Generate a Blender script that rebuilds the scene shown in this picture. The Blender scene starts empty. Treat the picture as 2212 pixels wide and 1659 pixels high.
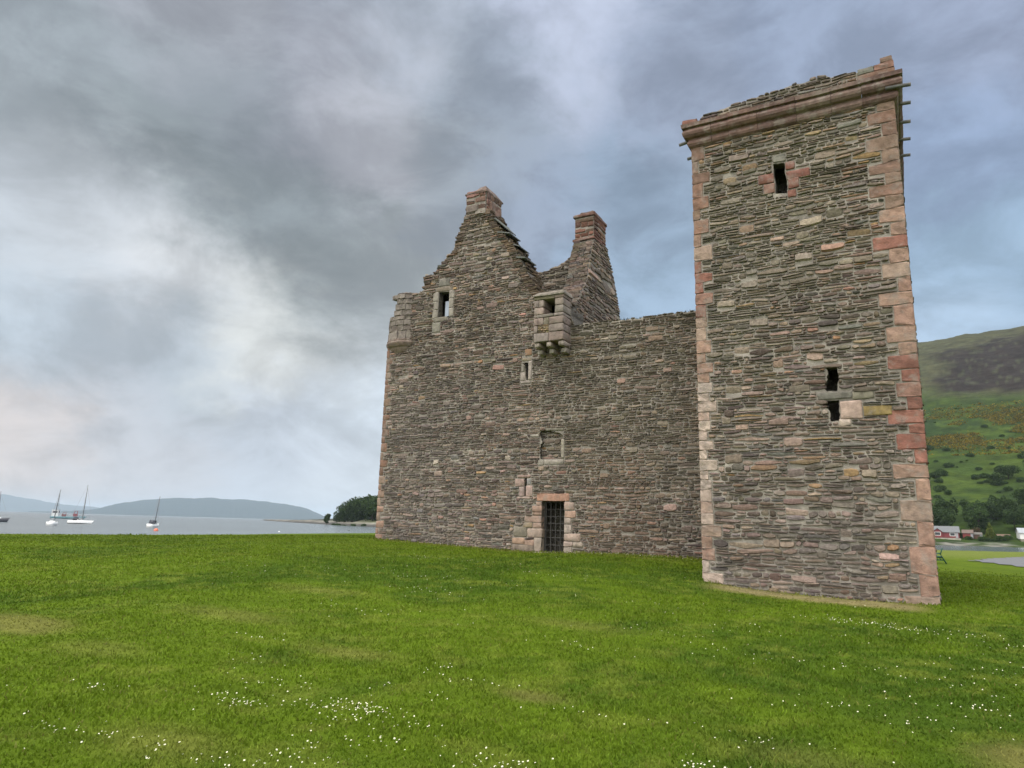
import bpy, math, random
import numpy as np
from mathutils import Vector, Matrix
from mathutils.geometry import tessellate_polygon

sc = bpy.context.scene
R = math.radians
EYE = 1.6
SEA = -1.4

# ------------------------------------------------------------------ camera
F, W = 1500.0, 2212.0
p_, r_, y_ = R(11.5), R(1.6), R(29.5)
fw = np.array([-math.sin(y_) * math.cos(p_), math.cos(y_) * math.cos(p_), math.sin(p_)])
rt0 = np.array([math.cos(y_), math.sin(y_), 0.0])
up0 = np.cross(rt0, fw)
rt = rt0 * math.cos(r_) + up0 * math.sin(r_)
up = up0 * math.cos(r_) - rt0 * math.sin(r_)
cam_d = bpy.data.cameras.new('camera')
cam = bpy.data.objects.new('camera', cam_d)
sc.collection.objects.link(cam)
cam_d.sensor_width = 36
cam_d.lens = 36 * F / W
cam_d.clip_start = 0.1
cam_d.clip_end = 60000
m = Matrix.Identity(4)
for i, v in enumerate((rt, up, -fw)):
    for k in range(3):
        m[k][i] = v[k]
m.translation = (0, 0, EYE)
cam.matrix_world = m
sc.camera = cam

# ------------------------------------------------------------------ sky and sun
SUN_EL, SUN_AZ = R(60), R(205)      # azimuth clockwise from +Y: behind the viewer, to the left
sd = Vector((math.sin(SUN_AZ) * math.cos(SUN_EL), math.cos(SUN_AZ) * math.cos(SUN_EL), math.sin(SUN_EL)))
world = bpy.data.worlds.new('World')
sc.world = world
world.use_nodes = True
wn, wl = world.node_tree.nodes, world.node_tree.links
wn.clear()


def N(nodes, t, **kw):
    n = nodes.new(t)
    for k, v in kw.items():
        setattr(n, k, v)
    return n


out = N(wn, 'ShaderNodeOutputWorld')
bg = N(wn, 'ShaderNodeBackground')
wl.new(bg.outputs[0], out.inputs[0])
tc = N(wn, 'ShaderNodeTexCoord')
nz = N(wn, 'ShaderNodeTexNoise')
nz.inputs['Scale'].default_value = 6.5
nz.inputs['Detail'].default_value = 9
nz.inputs['Roughness'].default_value = 0.62
# the cloud layer is flattened with height: stretch the noise sideways
mp = N(wn, 'ShaderNodeMapping')
mp.inputs['Scale'].default_value = (1.0, 1.0, 1.7)
wl.new(tc.outputs['Generated'], mp.inputs['Vector'])
wl.new(mp.outputs[0], nz.inputs['Vector'])
s1 = N(wn, 'ShaderNodeVectorMath', operation='SUBTRACT')
wl.new(nz.outputs['Color'], s1.inputs[0])
s1.inputs[1].default_value = (0.5, 0.5, 0.5)
s2 = N(wn, 'ShaderNodeVectorMath', operation='MULTIPLY_ADD')
wl.new(s1.outputs[0], s2.inputs[0])
s2.inputs[1].default_value = (0.22, 0.22, 0.22)
wl.new(tc.outputs['Generated'], s2.inputs[2])
s3 = N(wn, 'ShaderNodeVectorMath', operation='NORMALIZE')
wl.new(s2.outputs[0], s3.inputs[0])
# cloud brightness by direction: (direction, radiance); clouds blend into one another
SKY = [(-0.785,0.327,0.526, 0.342,0.392,0.434),(-0.702,0.433,0.565, 0.366,0.392,0.445),(-0.775,0.438,0.455, 0.246,0.287,0.305),(-0.704,0.510,0.494, 0.270,0.305,0.342),(-0.614,0.572,0.544, 0.352,0.376,0.440),(-0.528,0.601,0.601, 0.402,0.456,0.546),(-0.334,0.715,0.614, 0.456,0.515,0.658),(-0.222,0.785,0.579, 0.305,0.366,0.491),(-0.436,0.717,0.543, 0.305,0.361,0.445),(-0.579,0.624,0.524, 0.445,0.462,0.515),(-0.699,0.591,0.403, 0.283,0.328,0.356),(-0.681,0.670,0.296, 0.258,0.301,0.323),(-0.818,0.323,0.477, 0.381,0.434,0.474),(-0.864,0.359,0.354, 0.456,0.515,0.578),(-0.841,0.401,0.363, 0.617,0.644,0.680),(-0.817,0.471,0.333, 0.604,0.638,0.680),(-0.793,0.536,0.290, 0.644,0.665,0.687),(-0.746,0.622,0.238, 0.687,0.701,0.672),(-0.683,0.700,0.211, 0.644,0.680,0.694),(-0.873,0.406,0.271, 0.445,0.527,0.604),(-0.862,0.473,0.184, 0.468,0.527,0.591),(-0.804,0.555,0.212, 0.361,0.434,0.503),(-0.898,0.435,0.067, 0.604,0.552,0.539),(-0.841,0.533,0.093, 0.491,0.515,0.565),(-0.740,0.666,0.099, 0.479,0.539,0.624),(-0.654,0.739,0.163, 0.604,0.701,0.807),(-0.675,0.735,0.059, 0.552,0.617,0.687),(-0.697,0.629,0.345, 0.301,0.337,0.352),(-0.642,0.713,0.283, 0.371,0.407,0.429),(-0.495,0.721,0.485, 0.314,0.356,0.402),(-0.422,0.790,0.445, 0.301,0.366,0.479),(-0.279,0.858,0.431, 0.275,0.366,0.491),(-0.293,0.897,0.332, 0.314,0.440,0.591),(0.097,0.888,0.450, 0.287,0.381,0.558),(0.089,0.949,0.304, 0.309,0.456,0.624),(0.066,0.968,0.243, 0.392,0.533,0.701),(-0.034,0.808,0.588, 0.305,0.376,0.521),(0.123,0.829,0.545, 0.319,0.381,0.527),(-0.822,0.420,0.385, 0.342,0.392,0.434),(-0.750,0.523,0.404, 0.287,0.332,0.352)]
KS = 420.0
acc = None
wsum = None


def lobe(d, k, c, gain=1.0):
    global acc, wsum
    dt = N(wn, 'ShaderNodeVectorMath', operation='DOT_PRODUCT')
    wl.new(s3.outputs[0], dt.inputs[0])
    dt.inputs[1].default_value = d
    ma = N(wn, 'ShaderNodeMath', operation='MULTIPLY_ADD')
    wl.new(dt.outputs['Value'], ma.inputs[0])
    ma.inputs[1].default_value = k
    ma.inputs[2].default_value = -k + math.log(gain)
    ex = N(wn, 'ShaderNodeMath', operation='EXPONENT')
    wl.new(ma.outputs[0], ex.inputs[0])
    va = N(wn, 'ShaderNodeVectorMath', operation='SCALE')
    va.inputs[0].default_value = c
    wl.new(ex.outputs[0], va.inputs['Scale'])
    if acc is None:
        acc, wsum = va.outputs[0], ex.outputs[0]
    else:
        a = N(wn, 'ShaderNodeVectorMath', operation='ADD')
        wl.new(acc, a.inputs[0]); wl.new(va.outputs[0], a.inputs[1])
        b = N(wn, 'ShaderNodeMath', operation='ADD')
        wl.new(wsum, b.inputs[0]); wl.new(ex.outputs[0], b.inputs[1])
        acc, wsum = a.outputs[0], b.outputs[0]


for s in SKY:
    d = np.array(s[:3]); d /= np.linalg.norm(d)
    l_ = sum(s[3:]) / 3
    lobe(tuple(d), KS, tuple(max(.05, .86 * ((v - l_) * 1.0 + .47 + (l_ - .43) * 1.32)) for v in s[3:]))
# unseen sky overhead and behind the viewer, brightened to light the ground
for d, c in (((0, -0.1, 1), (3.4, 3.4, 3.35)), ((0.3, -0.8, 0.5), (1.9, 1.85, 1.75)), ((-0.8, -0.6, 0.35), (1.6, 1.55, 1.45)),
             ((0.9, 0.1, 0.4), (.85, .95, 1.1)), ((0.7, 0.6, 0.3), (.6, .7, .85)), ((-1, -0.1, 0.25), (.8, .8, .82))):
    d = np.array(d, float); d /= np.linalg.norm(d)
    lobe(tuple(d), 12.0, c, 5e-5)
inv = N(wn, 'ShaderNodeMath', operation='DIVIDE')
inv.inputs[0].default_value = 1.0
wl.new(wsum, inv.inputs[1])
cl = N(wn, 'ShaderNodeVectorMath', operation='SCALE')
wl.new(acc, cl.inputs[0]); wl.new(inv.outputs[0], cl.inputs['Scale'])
# fine wisps
nz2 = N(wn, 'ShaderNodeTexNoise')
nz2.inputs['Scale'].default_value = 6.0
nz2.inputs['Detail'].default_value = 10
nz2.inputs['Roughness'].default_value = 0.6
nz2.inputs['Distortion'].default_value = 0.35
wl.new(mp.outputs[0], nz2.inputs['Vector'])
mr = N(wn, 'ShaderNodeMapRange')
mr.interpolation_type = 'SMOOTHSTEP'
mr.inputs['From Min'].default_value = 0.34
mr.inputs['From Max'].default_value = 0.66
mr.inputs['To Min'].default_value = 0.82
mr.inputs['To Max'].default_value = 1.18
wl.new(nz2.outputs['Fac'], mr.inputs['Value'])
cl2 = N(wn, 'ShaderNodeVectorMath', operation='SCALE')
wl.new(cl.outputs[0], cl2.inputs[0]); wl.new(mr.outputs[0], cl2.inputs['Scale'])
sky = N(wn, 'ShaderNodeTexSky', sky_type='NISHITA')
sky.sun_disc = False
sky.sun_elevation = SUN_EL
sky.sun_rotation = SUN_AZ
sk = N(wn, 'ShaderNodeVectorMath', operation='SCALE')
wl.new(sky.outputs[0], sk.inputs[0]); sk.inputs['Scale'].default_value = 0.06
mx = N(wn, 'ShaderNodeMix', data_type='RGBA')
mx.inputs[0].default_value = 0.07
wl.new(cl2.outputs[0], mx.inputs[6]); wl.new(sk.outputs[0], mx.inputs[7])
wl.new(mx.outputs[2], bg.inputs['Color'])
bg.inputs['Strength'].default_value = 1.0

sun_d = bpy.data.lights.new('sun', 'SUN')
sun_d.energy = 1.3
sun_d.angle = R(18)
sun_d.color = (1.0, 0.95, 0.87)
sun = bpy.data.objects.new('sun', sun_d)
sc.collection.objects.link(sun)
sun.rotation_euler = sd.to_track_quat('Z', 'Y').to_euler()
sc.view_settings.view_transform = 'Standard'
sc.view_settings.look = 'None'
sc.view_settings.exposure = 0.22
sc.view_settings.gamma = 1.0
sc.cycles.max_bounces = 6
sc.cycles.volume_bounces = 0
sc.cycles.use_denoising = True

# ------------------------------------------------------------------ helpers
C = sc.collection


def setp(o, label=None, cat=None, group=None, kind=None):
    if label: o['label'] = label
    if cat: o['category'] = cat
    if group: o['group'] = group
    if kind: o['kind'] = kind
    return o


def empty(name, loc, label, cat, group=None, rz=0.0):
    o = bpy.data.objects.new(name, None)
    o.empty_display_size = 0.3
    o.location = loc
    o.rotation_euler = (0, 0, rz)
    C.objects.link(o)
    return setp(o, label, cat, group)


class G:
    """collects polygons (any size), a colour per vertex and a material slot per face"""

    def __init__(s):
        s.V, s.C, s.F, s.n = [], [], [], 0     # F: (array k x m, slot)

    def add(s, V, faces, col=(.5, .5, .5), slot=0):
        V = np.asarray(V, float).reshape(-1, 3)
        c = np.asarray(col, float)
        if c.ndim == 1:
            c = np.tile(c, (len(V), 1))
        s.V.append(V); s.C.append(c)
        if isinstance(faces, np.ndarray):
            faces = [faces]
        else:
            d = {}
            for f in faces:
                d.setdefault(len(f), []).append(f)
            faces = [np.array(v) for v in d.values()]
        for f in faces:
            if len(f):
                s.F.append((f + s.n, slot))
        s.n += len(V)
        return s

    def box(s, x0, x1, y0, y1, z0, z1, col=(.5, .5, .5), slot=0):
        V = [(x, y, z) for z in (z0, z1) for y in (y0, y1) for x in (x0, x1)]
        return s.add(V, [(0, 2, 3, 1), (4, 5, 7, 6), (0, 1, 5, 4), (2, 6, 7, 3), (0, 4, 6, 2), (1, 3, 7, 5)], col, slot)

    def tube(s, pts, rad, n=8, col=(.5, .5, .5), slot=0, cap=True):
        pts = [Vector(p) for p in pts]
        rad = rad if hasattr(rad, '__len__') else [rad] * len(pts)
        V = []
        for i, p in enumerate(pts):
            a = pts[max(0, i - 1)]; b = pts[min(len(pts) - 1, i + 1)]
            t = (b - a).normalized()
            u = t.cross(Vector((0, 0, 1)))
            if u.length < 1e-3: u = t.cross(Vector((1, 0, 0)))
            u.normalize(); w = t.cross(u)
            for k in range(n):
                q = p + (u * math.cos(2 * math.pi * k / n) + w * math.sin(2 * math.pi * k / n)) * rad[i]
                V.append(tuple(q))
        Fq = []
        for i in range(len(pts) - 1):
            for k in range(n):
                Fq.append((i * n + k, i * n + (k + 1) % n, (i + 1) * n + (k + 1) % n, (i + 1) * n + k))
        if cap:
            Fq.append(tuple(range(n))[::-1]); Fq.append(tuple(range((len(pts) - 1) * n, len(pts) * n)))
        return s.add(V, Fq, col, slot)

    def build(s, name, mats, parent=None, smooth=False, local=True):
        V = np.concatenate(s.V); Cc = np.concatenate(s.C)
        me = bpy.data.meshes.new(name)
        loops = np.concatenate([f.ravel() for f, _ in s.F])
        sizes = np.concatenate([np.full(len(f), f.shape[1]) for f, _ in s.F])
        slots = np.concatenate([np.full(len(f), k) for f, k in s.F])
        starts = np.concatenate([[0], np.cumsum(sizes)[:-1]])
        me.vertices.add(len(V)); me.loops.add(len(loops)); me.polygons.add(len(sizes))
        me.vertices.foreach_set('co', V.astype(np.float32).ravel())
        me.loops.foreach_set('vertex_index', loops.astype(np.int32))
        me.polygons.foreach_set('loop_start', starts.astype(np.int32))
        me.polygons.foreach_set('material_index', slots.astype(np.int32))
        me.polygons.foreach_set('use_smooth', np.full(len(sizes), smooth))
        me.update(calc_edges=True)
        a = me.color_attributes.new('Col', 'FLOAT_COLOR', 'POINT')
        a.data.foreach_set('color', np.hstack([Cc, np.ones((len(Cc), 1))]).astype(np.float32).ravel())
        for mt in (mats if isinstance(mats, (list, tuple)) else [mats]):
            me.materials.append(mt)
        o = bpy.data.objects.new(name, me)
        C.objects.link(o)
        if parent is not None:
            o.parent = parent
        return o


# value noise
_tab = np.random.RandomState(7).rand(512, 512)


def vn(x, y):
    x = np.asarray(x, float); y = np.asarray(y, float)
    xi = np.floor(x).astype(int); yi = np.floor(y).astype(int)
    fx = x - xi; fy = y - yi
    fx = fx * fx * (3 - 2 * fx); fy = fy * fy * (3 - 2 * fy)
    g = lambda a, b: _tab[a % 512, b % 512]
    return (g(xi, yi) * (1 - fx) + g(xi + 1, yi) * fx) * (1 - fy) + (g(xi, yi + 1) * (1 - fx) + g(xi + 1, yi + 1) * fx) * fy


def fbm(x, y, o=4):
    r = 0; a = 0.5; t = 0
    for i in range(o):
        r = r + a * vn(np.asarray(x) * 2 ** i + 13.7 * i, np.asarray(y) * 2 ** i + 5.1 * i); t += a; a *= .5
    return r / t


def sm(a, b, x):
    t = np.clip((np.asarray(x, float) - a) / (b - a), 0, 1)
    return t * t * (3 - 2 * t)


# ------------------------------------------------------------------ materials
def mat(name, col=None, rough=0.9, attr=True, nscale=8.0, namp=(0.75, 1.25), bump=0.0, bscale=40.0, bdist=0.02, spec=0.3, metal=0.0, transl=0.0, detail=6):
    mt = bpy.data.materials.new(name)
    mt.use_nodes = True
    nd, lk = mt.node_tree.nodes, mt.node_tree.links
    b = nd['Principled BSDF']
    b.inputs['Roughness'].default_value = rough
    b.inputs['Metallic'].default_value = metal
    b.inputs['Specular IOR Level'].default_value = spec
    tc = N(nd, 'ShaderNodeTexCoord')
    n1 = N(nd, 'ShaderNodeTexNoise')
    n1.inputs['Scale'].default_value = nscale
    n1.inputs['Detail'].default_value = detail
    n1.inputs['Roughness'].default_value = 0.65
    lk.new(tc.outputs['Object'], n1.inputs['Vector'])
    mr = N(nd, 'ShaderNodeMapRange')
    mr.inputs['From Min'].default_value = 0.3; mr.inputs['From Max'].default_value = 0.7
    mr.inputs['To Min'].default_value = namp[0]; mr.inputs['To Max'].default_value = namp[1]
    lk.new(n1.outputs['Fac'], mr.inputs['Value'])
    sc_ = N(nd, 'ShaderNodeVectorMath', operation='SCALE')
    if attr:
        at = N(nd, 'ShaderNodeAttribute', attribute_name='Col')
        lk.new(at.outputs['Color'], sc_.inputs[0])
    else:
        sc_.inputs[0].default_value = col
    lk.new(mr.outputs[0], sc_.inputs['Scale'])
    lk.new(sc_.outputs[0], b.inputs['Base Color'])
    if bump:
        n2 = N(nd, 'ShaderNodeTexNoise')
        n2.inputs['Scale'].default_value = bscale
        n2.inputs['Detail'].default_value = 5
        n2.inputs['Roughness'].default_value = 0.7
        lk.new(tc.outputs['Object'], n2.inputs['Vector'])
        bp = N(nd, 'ShaderNodeBump')
        bp.inputs['Strength'].default_value = bump
        bp.inputs['Distance'].default_value = bdist
        lk.new(n2.outputs['Fac'], bp.inputs['Height'])
        lk.new(bp.outputs[0], b.inputs['Normal'])
    if transl:
        tr = N(nd, 'ShaderNodeBsdfTranslucent')
        lk.new(sc_.outputs[0], tr.inputs['Color'])
        ms = N(nd, 'ShaderNodeMixShader')
        ms.inputs[0].default_value = transl
        lk.new(b.outputs[0], ms.inputs[1]); lk.new(tr.outputs[0], ms.inputs[2])
        lk.new(ms.outputs[0], nd['Material Output'].inputs['Surface'])
    return mt


def sock(mt):
    return mt.node_tree.nodes, mt.node_tree.links


M_stone = mat('rubble_stone', nscale=14, namp=(0.62, 1.38), bump=0.6, bscale=45, bdist=0.03, detail=8, spec=0.15)
M_sand = mat('sandstone', nscale=5, namp=(0.58, 1.32), bump=0.8, bscale=30, bdist=0.02, detail=8, spec=0.15)
M_mortar = mat('lime_mortar', nscale=2.2, namp=(0.42, 1.25), bump=0.7, bscale=35, bdist=0.04, detail=9)
M_rubble = mat('rubble_core', col=(0.15, 0.135, 0.115), attr=False, nscale=9, namp=(0.5, 1.4), bump=0.9, bscale=9, bdist=0.12)
M_iron = mat('wrought_iron', col=(0.075, 0.072, 0.07), attr=False, rough=0.6, nscale=40, bump=0.2, bscale=80)
M_leaf = mat('foliage', rough=0.8, nscale=0.6, namp=(0.75, 1.25), transl=0.25, spec=0.12)
M_bark = mat('bark', col=(0.06, 0.045, 0.035), attr=False, nscale=6, bump=0.5, bscale=15)
M_grass = mat('grass_blades', rough=0.65, nscale=1.2, namp=(0.8, 1.2), transl=0.3, spec=0.12)
M_petal = mat('daisy_petals', rough=0.7, nscale=20, namp=(0.95, 1.05), transl=0.2)
M_paint = mat('paint', rough=0.45, nscale=3, namp=(0.85, 1.1), spec=0.5)
M_rock = mat('shore_rock', nscale=1.3, namp=(0.6, 1.35), bump=0.8, bscale=3, bdist=0.3)
M_hill = mat('hill_grass', nscale=0.07, namp=(0.40, 1.25), bump=0.9, bscale=0.3, bdist=1.5, detail=9, spec=0.04)
M_tar = mat('tarmac', nscale=1.5, namp=(0.85, 1.15), bump=0.4, bscale=60, bdist=0.01)

def weather(mt, col, scale, lo, hi, amt):
    nd, lk = sock(mt)
    b = nd['Principled BSDF']
    src = b.inputs['Base Color'].links[0].from_socket
    tc_ = N(nd, 'ShaderNodeTexCoord')
    n_ = N(nd, 'ShaderNodeTexNoise')
    n_.inputs['Scale'].default_value = scale; n_.inputs['Detail'].default_value = 7; n_.inputs['Roughness'].default_value = .65
    lk.new(tc_.outputs['Object'], n_.inputs['Vector'])
    r_ = N(nd, 'ShaderNodeMapRange', interpolation_type='SMOOTHSTEP')
    r_.inputs['From Min'].default_value = lo; r_.inputs['From Max'].default_value = hi
    r_.inputs['To Min'].default_value = 0; r_.inputs['To Max'].default_value = amt
    lk.new(n_.outputs['Fac'], r_.inputs['Value'])
    mx_ = N(nd, 'ShaderNodeMix', data_type='RGBA')
    lk.new(r_.outputs[0], mx_.inputs[0]); lk.new(src, mx_.inputs[6])
    mx_.inputs[7].default_value = (*col, 1)
    lk.new(mx_.outputs[2], b.inputs['Base Color'])


weather(M_sand, (.28, .245, .215), 3.2, .48, .66, .6)      # grey lichen bloom
weather(M_sand, (.10, .085, .075), 6.5, .56, .70, .55)     # dark staining
weather(M_stone, (.33, .31, .28), 16, .58, .70, .5)        # pale lichen spots
# lawn: colour attribute x noise at three scales
M_lawn = mat('lawn', nscale=3.0, namp=(0.72, 1.25), bump=1.0, bscale=22, bdist=0.05, detail=10, spec=0.05)

# sea
M_sea = mat('sea_water', col=(0.085, 0.105, 0.11), attr=False, rough=0.2, nscale=0.02, namp=(0.85, 1.15), spec=0.5)
nd, lk = sock(M_sea)
tcs = N(nd, 'ShaderNodeTexCoord')
mpp = N(nd, 'ShaderNodeMapping')
mpp.inputs['Rotation'].default_value = (0, 0, R(35))
mpp.inputs['Scale'].default_value = (0.32, 0.8, 1.0)
lk.new(tcs.outputs['Object'], mpp.inputs['Vector'])
nw = N(nd, 'ShaderNodeTexNoise')
nw.inputs['Scale'].default_value = 0.45; nw.inputs['Detail'].default_value = 8; nw.inputs['Roughness'].default_value = 0.62
lk.new(mpp.outputs[0], nw.inputs['Vector'])
bpn = N(nd, 'ShaderNodeBump')
bpn.inputs['Strength'].default_value = 1.0; bpn.inputs['Distance'].default_value = 2.6
lk.new(nw.outputs['Fac'], bpn.inputs['Height'])
sx = N(nd, 'ShaderNodeSeparateXYZ')
lk.new(tcs.outputs['Object'], sx.inputs[0])
mrx = N(nd, 'ShaderNodeMapRange')
mrx.inputs['From Min'].default_value = -160; mrx.inputs['From Max'].default_value = -30
mrx.inputs['To Min'].default_value = 1.0; mrx.inputs['To Max'].default_value = 0.06      # sheltered bay on the right
lk.new(sx.outputs['X'], mrx.inputs['Value'])
lk.new(mrx.outputs[0], bpn.inputs['Strength'])
lk.new(bpn.outputs[0], nd['Principled BSDF'].inputs['Normal'])

# ------------------------------------------------------------------ ground
CP = [(0, -10, -.05), (0, 0, 0), (0, 5, .02), (-6, 5, .05), (6, 6, 0), (-12, 8, .22), (-4.4, 17.4, .41), (-3.5, 17.4, .31), (-2.5, 17.4, .25),
      (-1.1, 17.4, .21), (.5, 17.4, .22), (5, 17, .05), (-19.7, 23.4, .88), (-17.5, 23.4, .83), (-15.2, 23.4, .74), (-13.2, 23.4, .68), (-11.8, 23.4, .64),
      (-9.4, 23.4, .73), (-6, 23.4, .70), (-33, 17, .6), (-33, 25, .6), (-36, 35, .6), (-40, 45, .6), (-25, 15, .62), (-20, 34, .9),
      (-34, 5, .45), (-34, -10, .2), (0, 34, .2), (2, 50, -.12), (3, 75, -.2), (8, 100, -.2), (14, 128, -.2), (20, 60, -.2), (40, 60, -.3),
      (-20, 60, .6), (-20, 100, .3), (20, 0, -.05), (20, 25, -.05), (0, -40, 0), (40, -40, 0), (-34, -40, .2), (45, 120, -.3)]
CP = np.array(CP, float)


def _U(r2):
    return 0.5 * r2 * np.log(r2 + 1e-9)


_d2 = ((CP[:, None, :2] - CP[None, :, :2]) ** 2).sum(-1)
_n = len(CP)
_A = np.zeros((_n + 3, _n + 3))
_A[:_n, :_n] = _U(_d2) + np.eye(_n) * 0.02
_A[:_n, _n] = 1; _A[:_n, _n + 1:] = CP[:, :2]; _A[_n:, :_n] = _A[:_n, _n:].T
_w = np.linalg.solve(_A, np.concatenate([CP[:, 2], [0, 0, 0]]))


def ground_z(x, y):
    x = np.atleast_1d(np.asarray(x, float)); y = np.atleast_1d(np.asarray(y, float))
    xc = np.clip(x, -42, 45); yc = np.clip(y, -40, 130)
    r2 = (xc[:, None] - CP[None, :, 0]) ** 2 + (yc[:, None] - CP[None, :, 1]) ** 2
    z = _U(r2) @ _w[:_n] + _w[_n] + _w[_n + 1] * xc + _w[_n + 2] * yc
    z = np.clip(z, -0.35, 1.0)
    z = z + 0.05 * (fbm(x * .35, y * .35) - .5) * sm(2, 8, np.hypot(x, y))
    # falls to the sea on the left and at the far end
    c = -36 - 4 * sm(28, 45, y) + 2.0 * (fbm(y * .12, y * 0 + 3) - .5)
    dl = np.clip(c - x, 0, None)
    yc2 = np.clip(108 + 1.5 * x, 112, 210) + 2.5 * (fbm(x * .1, x * 0 + 9) - .5)
    dr = np.clip(y - yc2, 0, None)
    dd = np.maximum(dl, dr)
    return z - 4.0 * sm(0, 38, dd)


DRY = [(-10.7, 5.3, 1.3, .6, .6), (-5.9, 6.6, .9, .35, .4), (-3.2, 6.2, .5, .25, .55), (.75, 6.6, .5, .8, .65), (-8.2, 5.0, .8, .4, .25), (-9.9, 10.3, 1.4, .5, .3),
       (-9, 7.5, 1.6, .5, .35), (-4.7, 3.5, .8, .4, .3), (-.8, 5.7, .6, .4, .25), (-4.5, 10.1, 1.2, .5, .25), (-7.2, 21.7, 1.8, .4, .35)]


def lawn_col(x, y):
    """grass colour (long-lived differences of the turf itself) and dryness"""
    n1 = fbm(x * .23 + 3, y * .23 + 8, 4); n2 = fbm(x * 1.1, y * 1.1, 4); n3 = fbm(x * 3.7 + 40, y * 3.7 + 11, 3)
    c = np.stack([.088 + 0 * x, .136 + 0 * x, .008 + 0 * x], -1)
    c2 = np.array([.050, .090, .007]); c3 = np.array([.138, .172, .022])
    a = sm(.40, .60, n1 * .6 + n2 * .4)[..., None]; c = c * (1 - a) + c2 * a
    b = (sm(.50, .70, n3 * .6 + n2 * .4) * .65)[..., None]; c = c * (1 - b) + c3 * b
    dry = np.zeros_like(x)
    for px, py, sx, sy, k in DRY:
        e = np.hypot((x - px) / sx, (y - py) / sy) + (n2 - .5) * .9 + (n3 - .5) * .6
        dry = np.maximum(dry, k * sm(1.25, .25, e))
    # worn strip along the foot of the tower
    fr = sm(.95, .15, np.abs(y - 16.8 + .06 * (x + 2) + .35 * (n2 - .5)) + (n3 - .5) * .4) * sm(-4.6, -3.6, x) * sm(.5, -.2, x)
    dry = np.maximum(dry, .85 * fr)
    fr2 = sm(.7, .1, np.abs(y - 22.95) + (n2 - .5) * .7) * sm(-20, -19, x) * sm(-4, -5, x)
    dry = np.maximum(dry, .45 * fr2)
    d = dry[..., None]
    c = c * (1 - d) + (np.array([.185, .160, .050]) + fr[..., None] * np.array([.085, .06, .06])) * d
    # further off the lawn is paler, mown shorter
    far = (sm(14, 40, np.hypot(x, y)) * .5)[..., None]
    c = c * (1 - far) + np.array([.078, .108, .008]) * far
    ff = sm(62, 95, np.hypot(x, y))[..., None]
    c = c * (1 - ff) + np.array([.12, .145, .03]) * ff
    return c, dry


xs = np.concatenate([[-400, -200, -120], np.arange(-80, -40, 3.), np.arange(-40, -14, .5), np.arange(-14, 4, .14), np.arange(4, 14, .5), np.arange(14, 60, 3.), [80, 120, 200, 400]])
ys = np.concatenate([[-400, -200, -100], np.arange(-50, 0, 5.), np.arange(0, 18, .14), np.arange(18, 60, .5), np.arange(60, 220, 3.), [240]])
X, Y = np.meshgrid(xs, ys)
Z = ground_z(X.ravel(), Y.ravel())
cc, _ = lawn_col(X.ravel(), Y.ravel())
beach = sm(-.35, -.7, Z)[:, None]
cc = cc * (1 - beach) + np.array([.22, .2, .17]) * beach
nx, ny = len(xs), len(ys)
idx = np.arange(nx * ny).reshape(ny, nx)
Q = np.stack([idx[:-1, :-1], idx[:-1, 1:], idx[1:, 1:], idx[1:, :-1]], -1).reshape(-1, 4)
lawn = G().add(np.stack([X.ravel(), Y.ravel(), Z], -1), Q, cc).build('lawn', M_lawn, smooth=True)
setp(lawn, 'wide mown green lawn in front of the castle', 'lawn', kind='structure')

# sea sheet to the horizon
g = G()
g.add([(-24000, -24000, SEA), (24000, -24000, SEA), (24000, 24000, SEA), (-24000, 24000, SEA)], [(0, 1, 2, 3)])
setp(g.build('sea', M_sea), 'choppy grey sea loch behind the lawn', 'sea', kind='structure')
# tarmac car park at the far right
poly = np.array([(4.2, 68), (6.2, 79), (11.3, 96), (40, 118), (60, 118), (60, 40), (40, 40), (6.5, 57.5)])
gx, gy = np.meshgrid(np.arange(4, 61, .7), np.arange(40, 119, .9))


def inpoly(px, py, P):
    r = np.zeros(px.shape, bool); j = len(P) - 1
    for i in range(len(P)):
        c_ = ((P[i, 1] > py) != (P[j, 1] > py)) & (px < (P[j, 0] - P[i, 0]) * (py - P[i, 1]) / (P[j, 1] - P[i, 1] + 1e-12) + P[i, 0])
        r ^= c_; j = i
    return r


ii = np.arange(gx.size).reshape(gx.shape)
Qt = np.stack([ii[:-1, :-1], ii[:-1, 1:], ii[1:, 1:], ii[1:, :-1]], -1).reshape(-1, 4)
cx = gx.ravel()[Qt].mean(1); cy = gy.ravel()[Qt].mean(1)
Qt = Qt[inpoly(cx, cy, poly)]
g = G().add(np.stack([gx.ravel(), gy.ravel(), ground_z(gx.ravel(), gy.ravel()) + .045], -1), Qt, (.125, .125, .13))
setp(g.build('tarmac', M_tar, smooth=True), 'grey tarmac car park beyond the lawn at the far right', 'tarmac', kind='structure')

# ------------------------------------------------------------------ masonry
def rag(poly, rng, step=.16, amp=.05, zmin=None):
    """roughen the upper edges of an outline"""
    o = []
    n = len(poly)
    for i in range(n):
        a = np.array(poly[i]); b = np.array(poly[(i + 1) % n])
        o.append(tuple(a))
        if zmin is not None and min(a[1], b[1]) < zmin: continue
        L = np.hypot(*(b - a)); k = int(L / step)
        for j in range(1, k + 1):
            t = (j + rng.uniform(-.25, .25)) / (k + 1)
            q = a + (b - a) * t + rng.uniform(-amp, amp, 2) * (.5, 1)
            o.append(tuple(q))
    return o


def scan(poly, z):
    r = []; n = len(poly)
    for i in range(n):
        (x0, z0), (x1, z1) = poly[i], poly[(i + 1) % n]
        if (z0 > z) != (z1 > z):
            r.append(x0 + (z - z0) * (x1 - x0) / (z1 - z0))
    r.sort()
    return list(zip(r[::2], r[1::2]))


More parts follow.
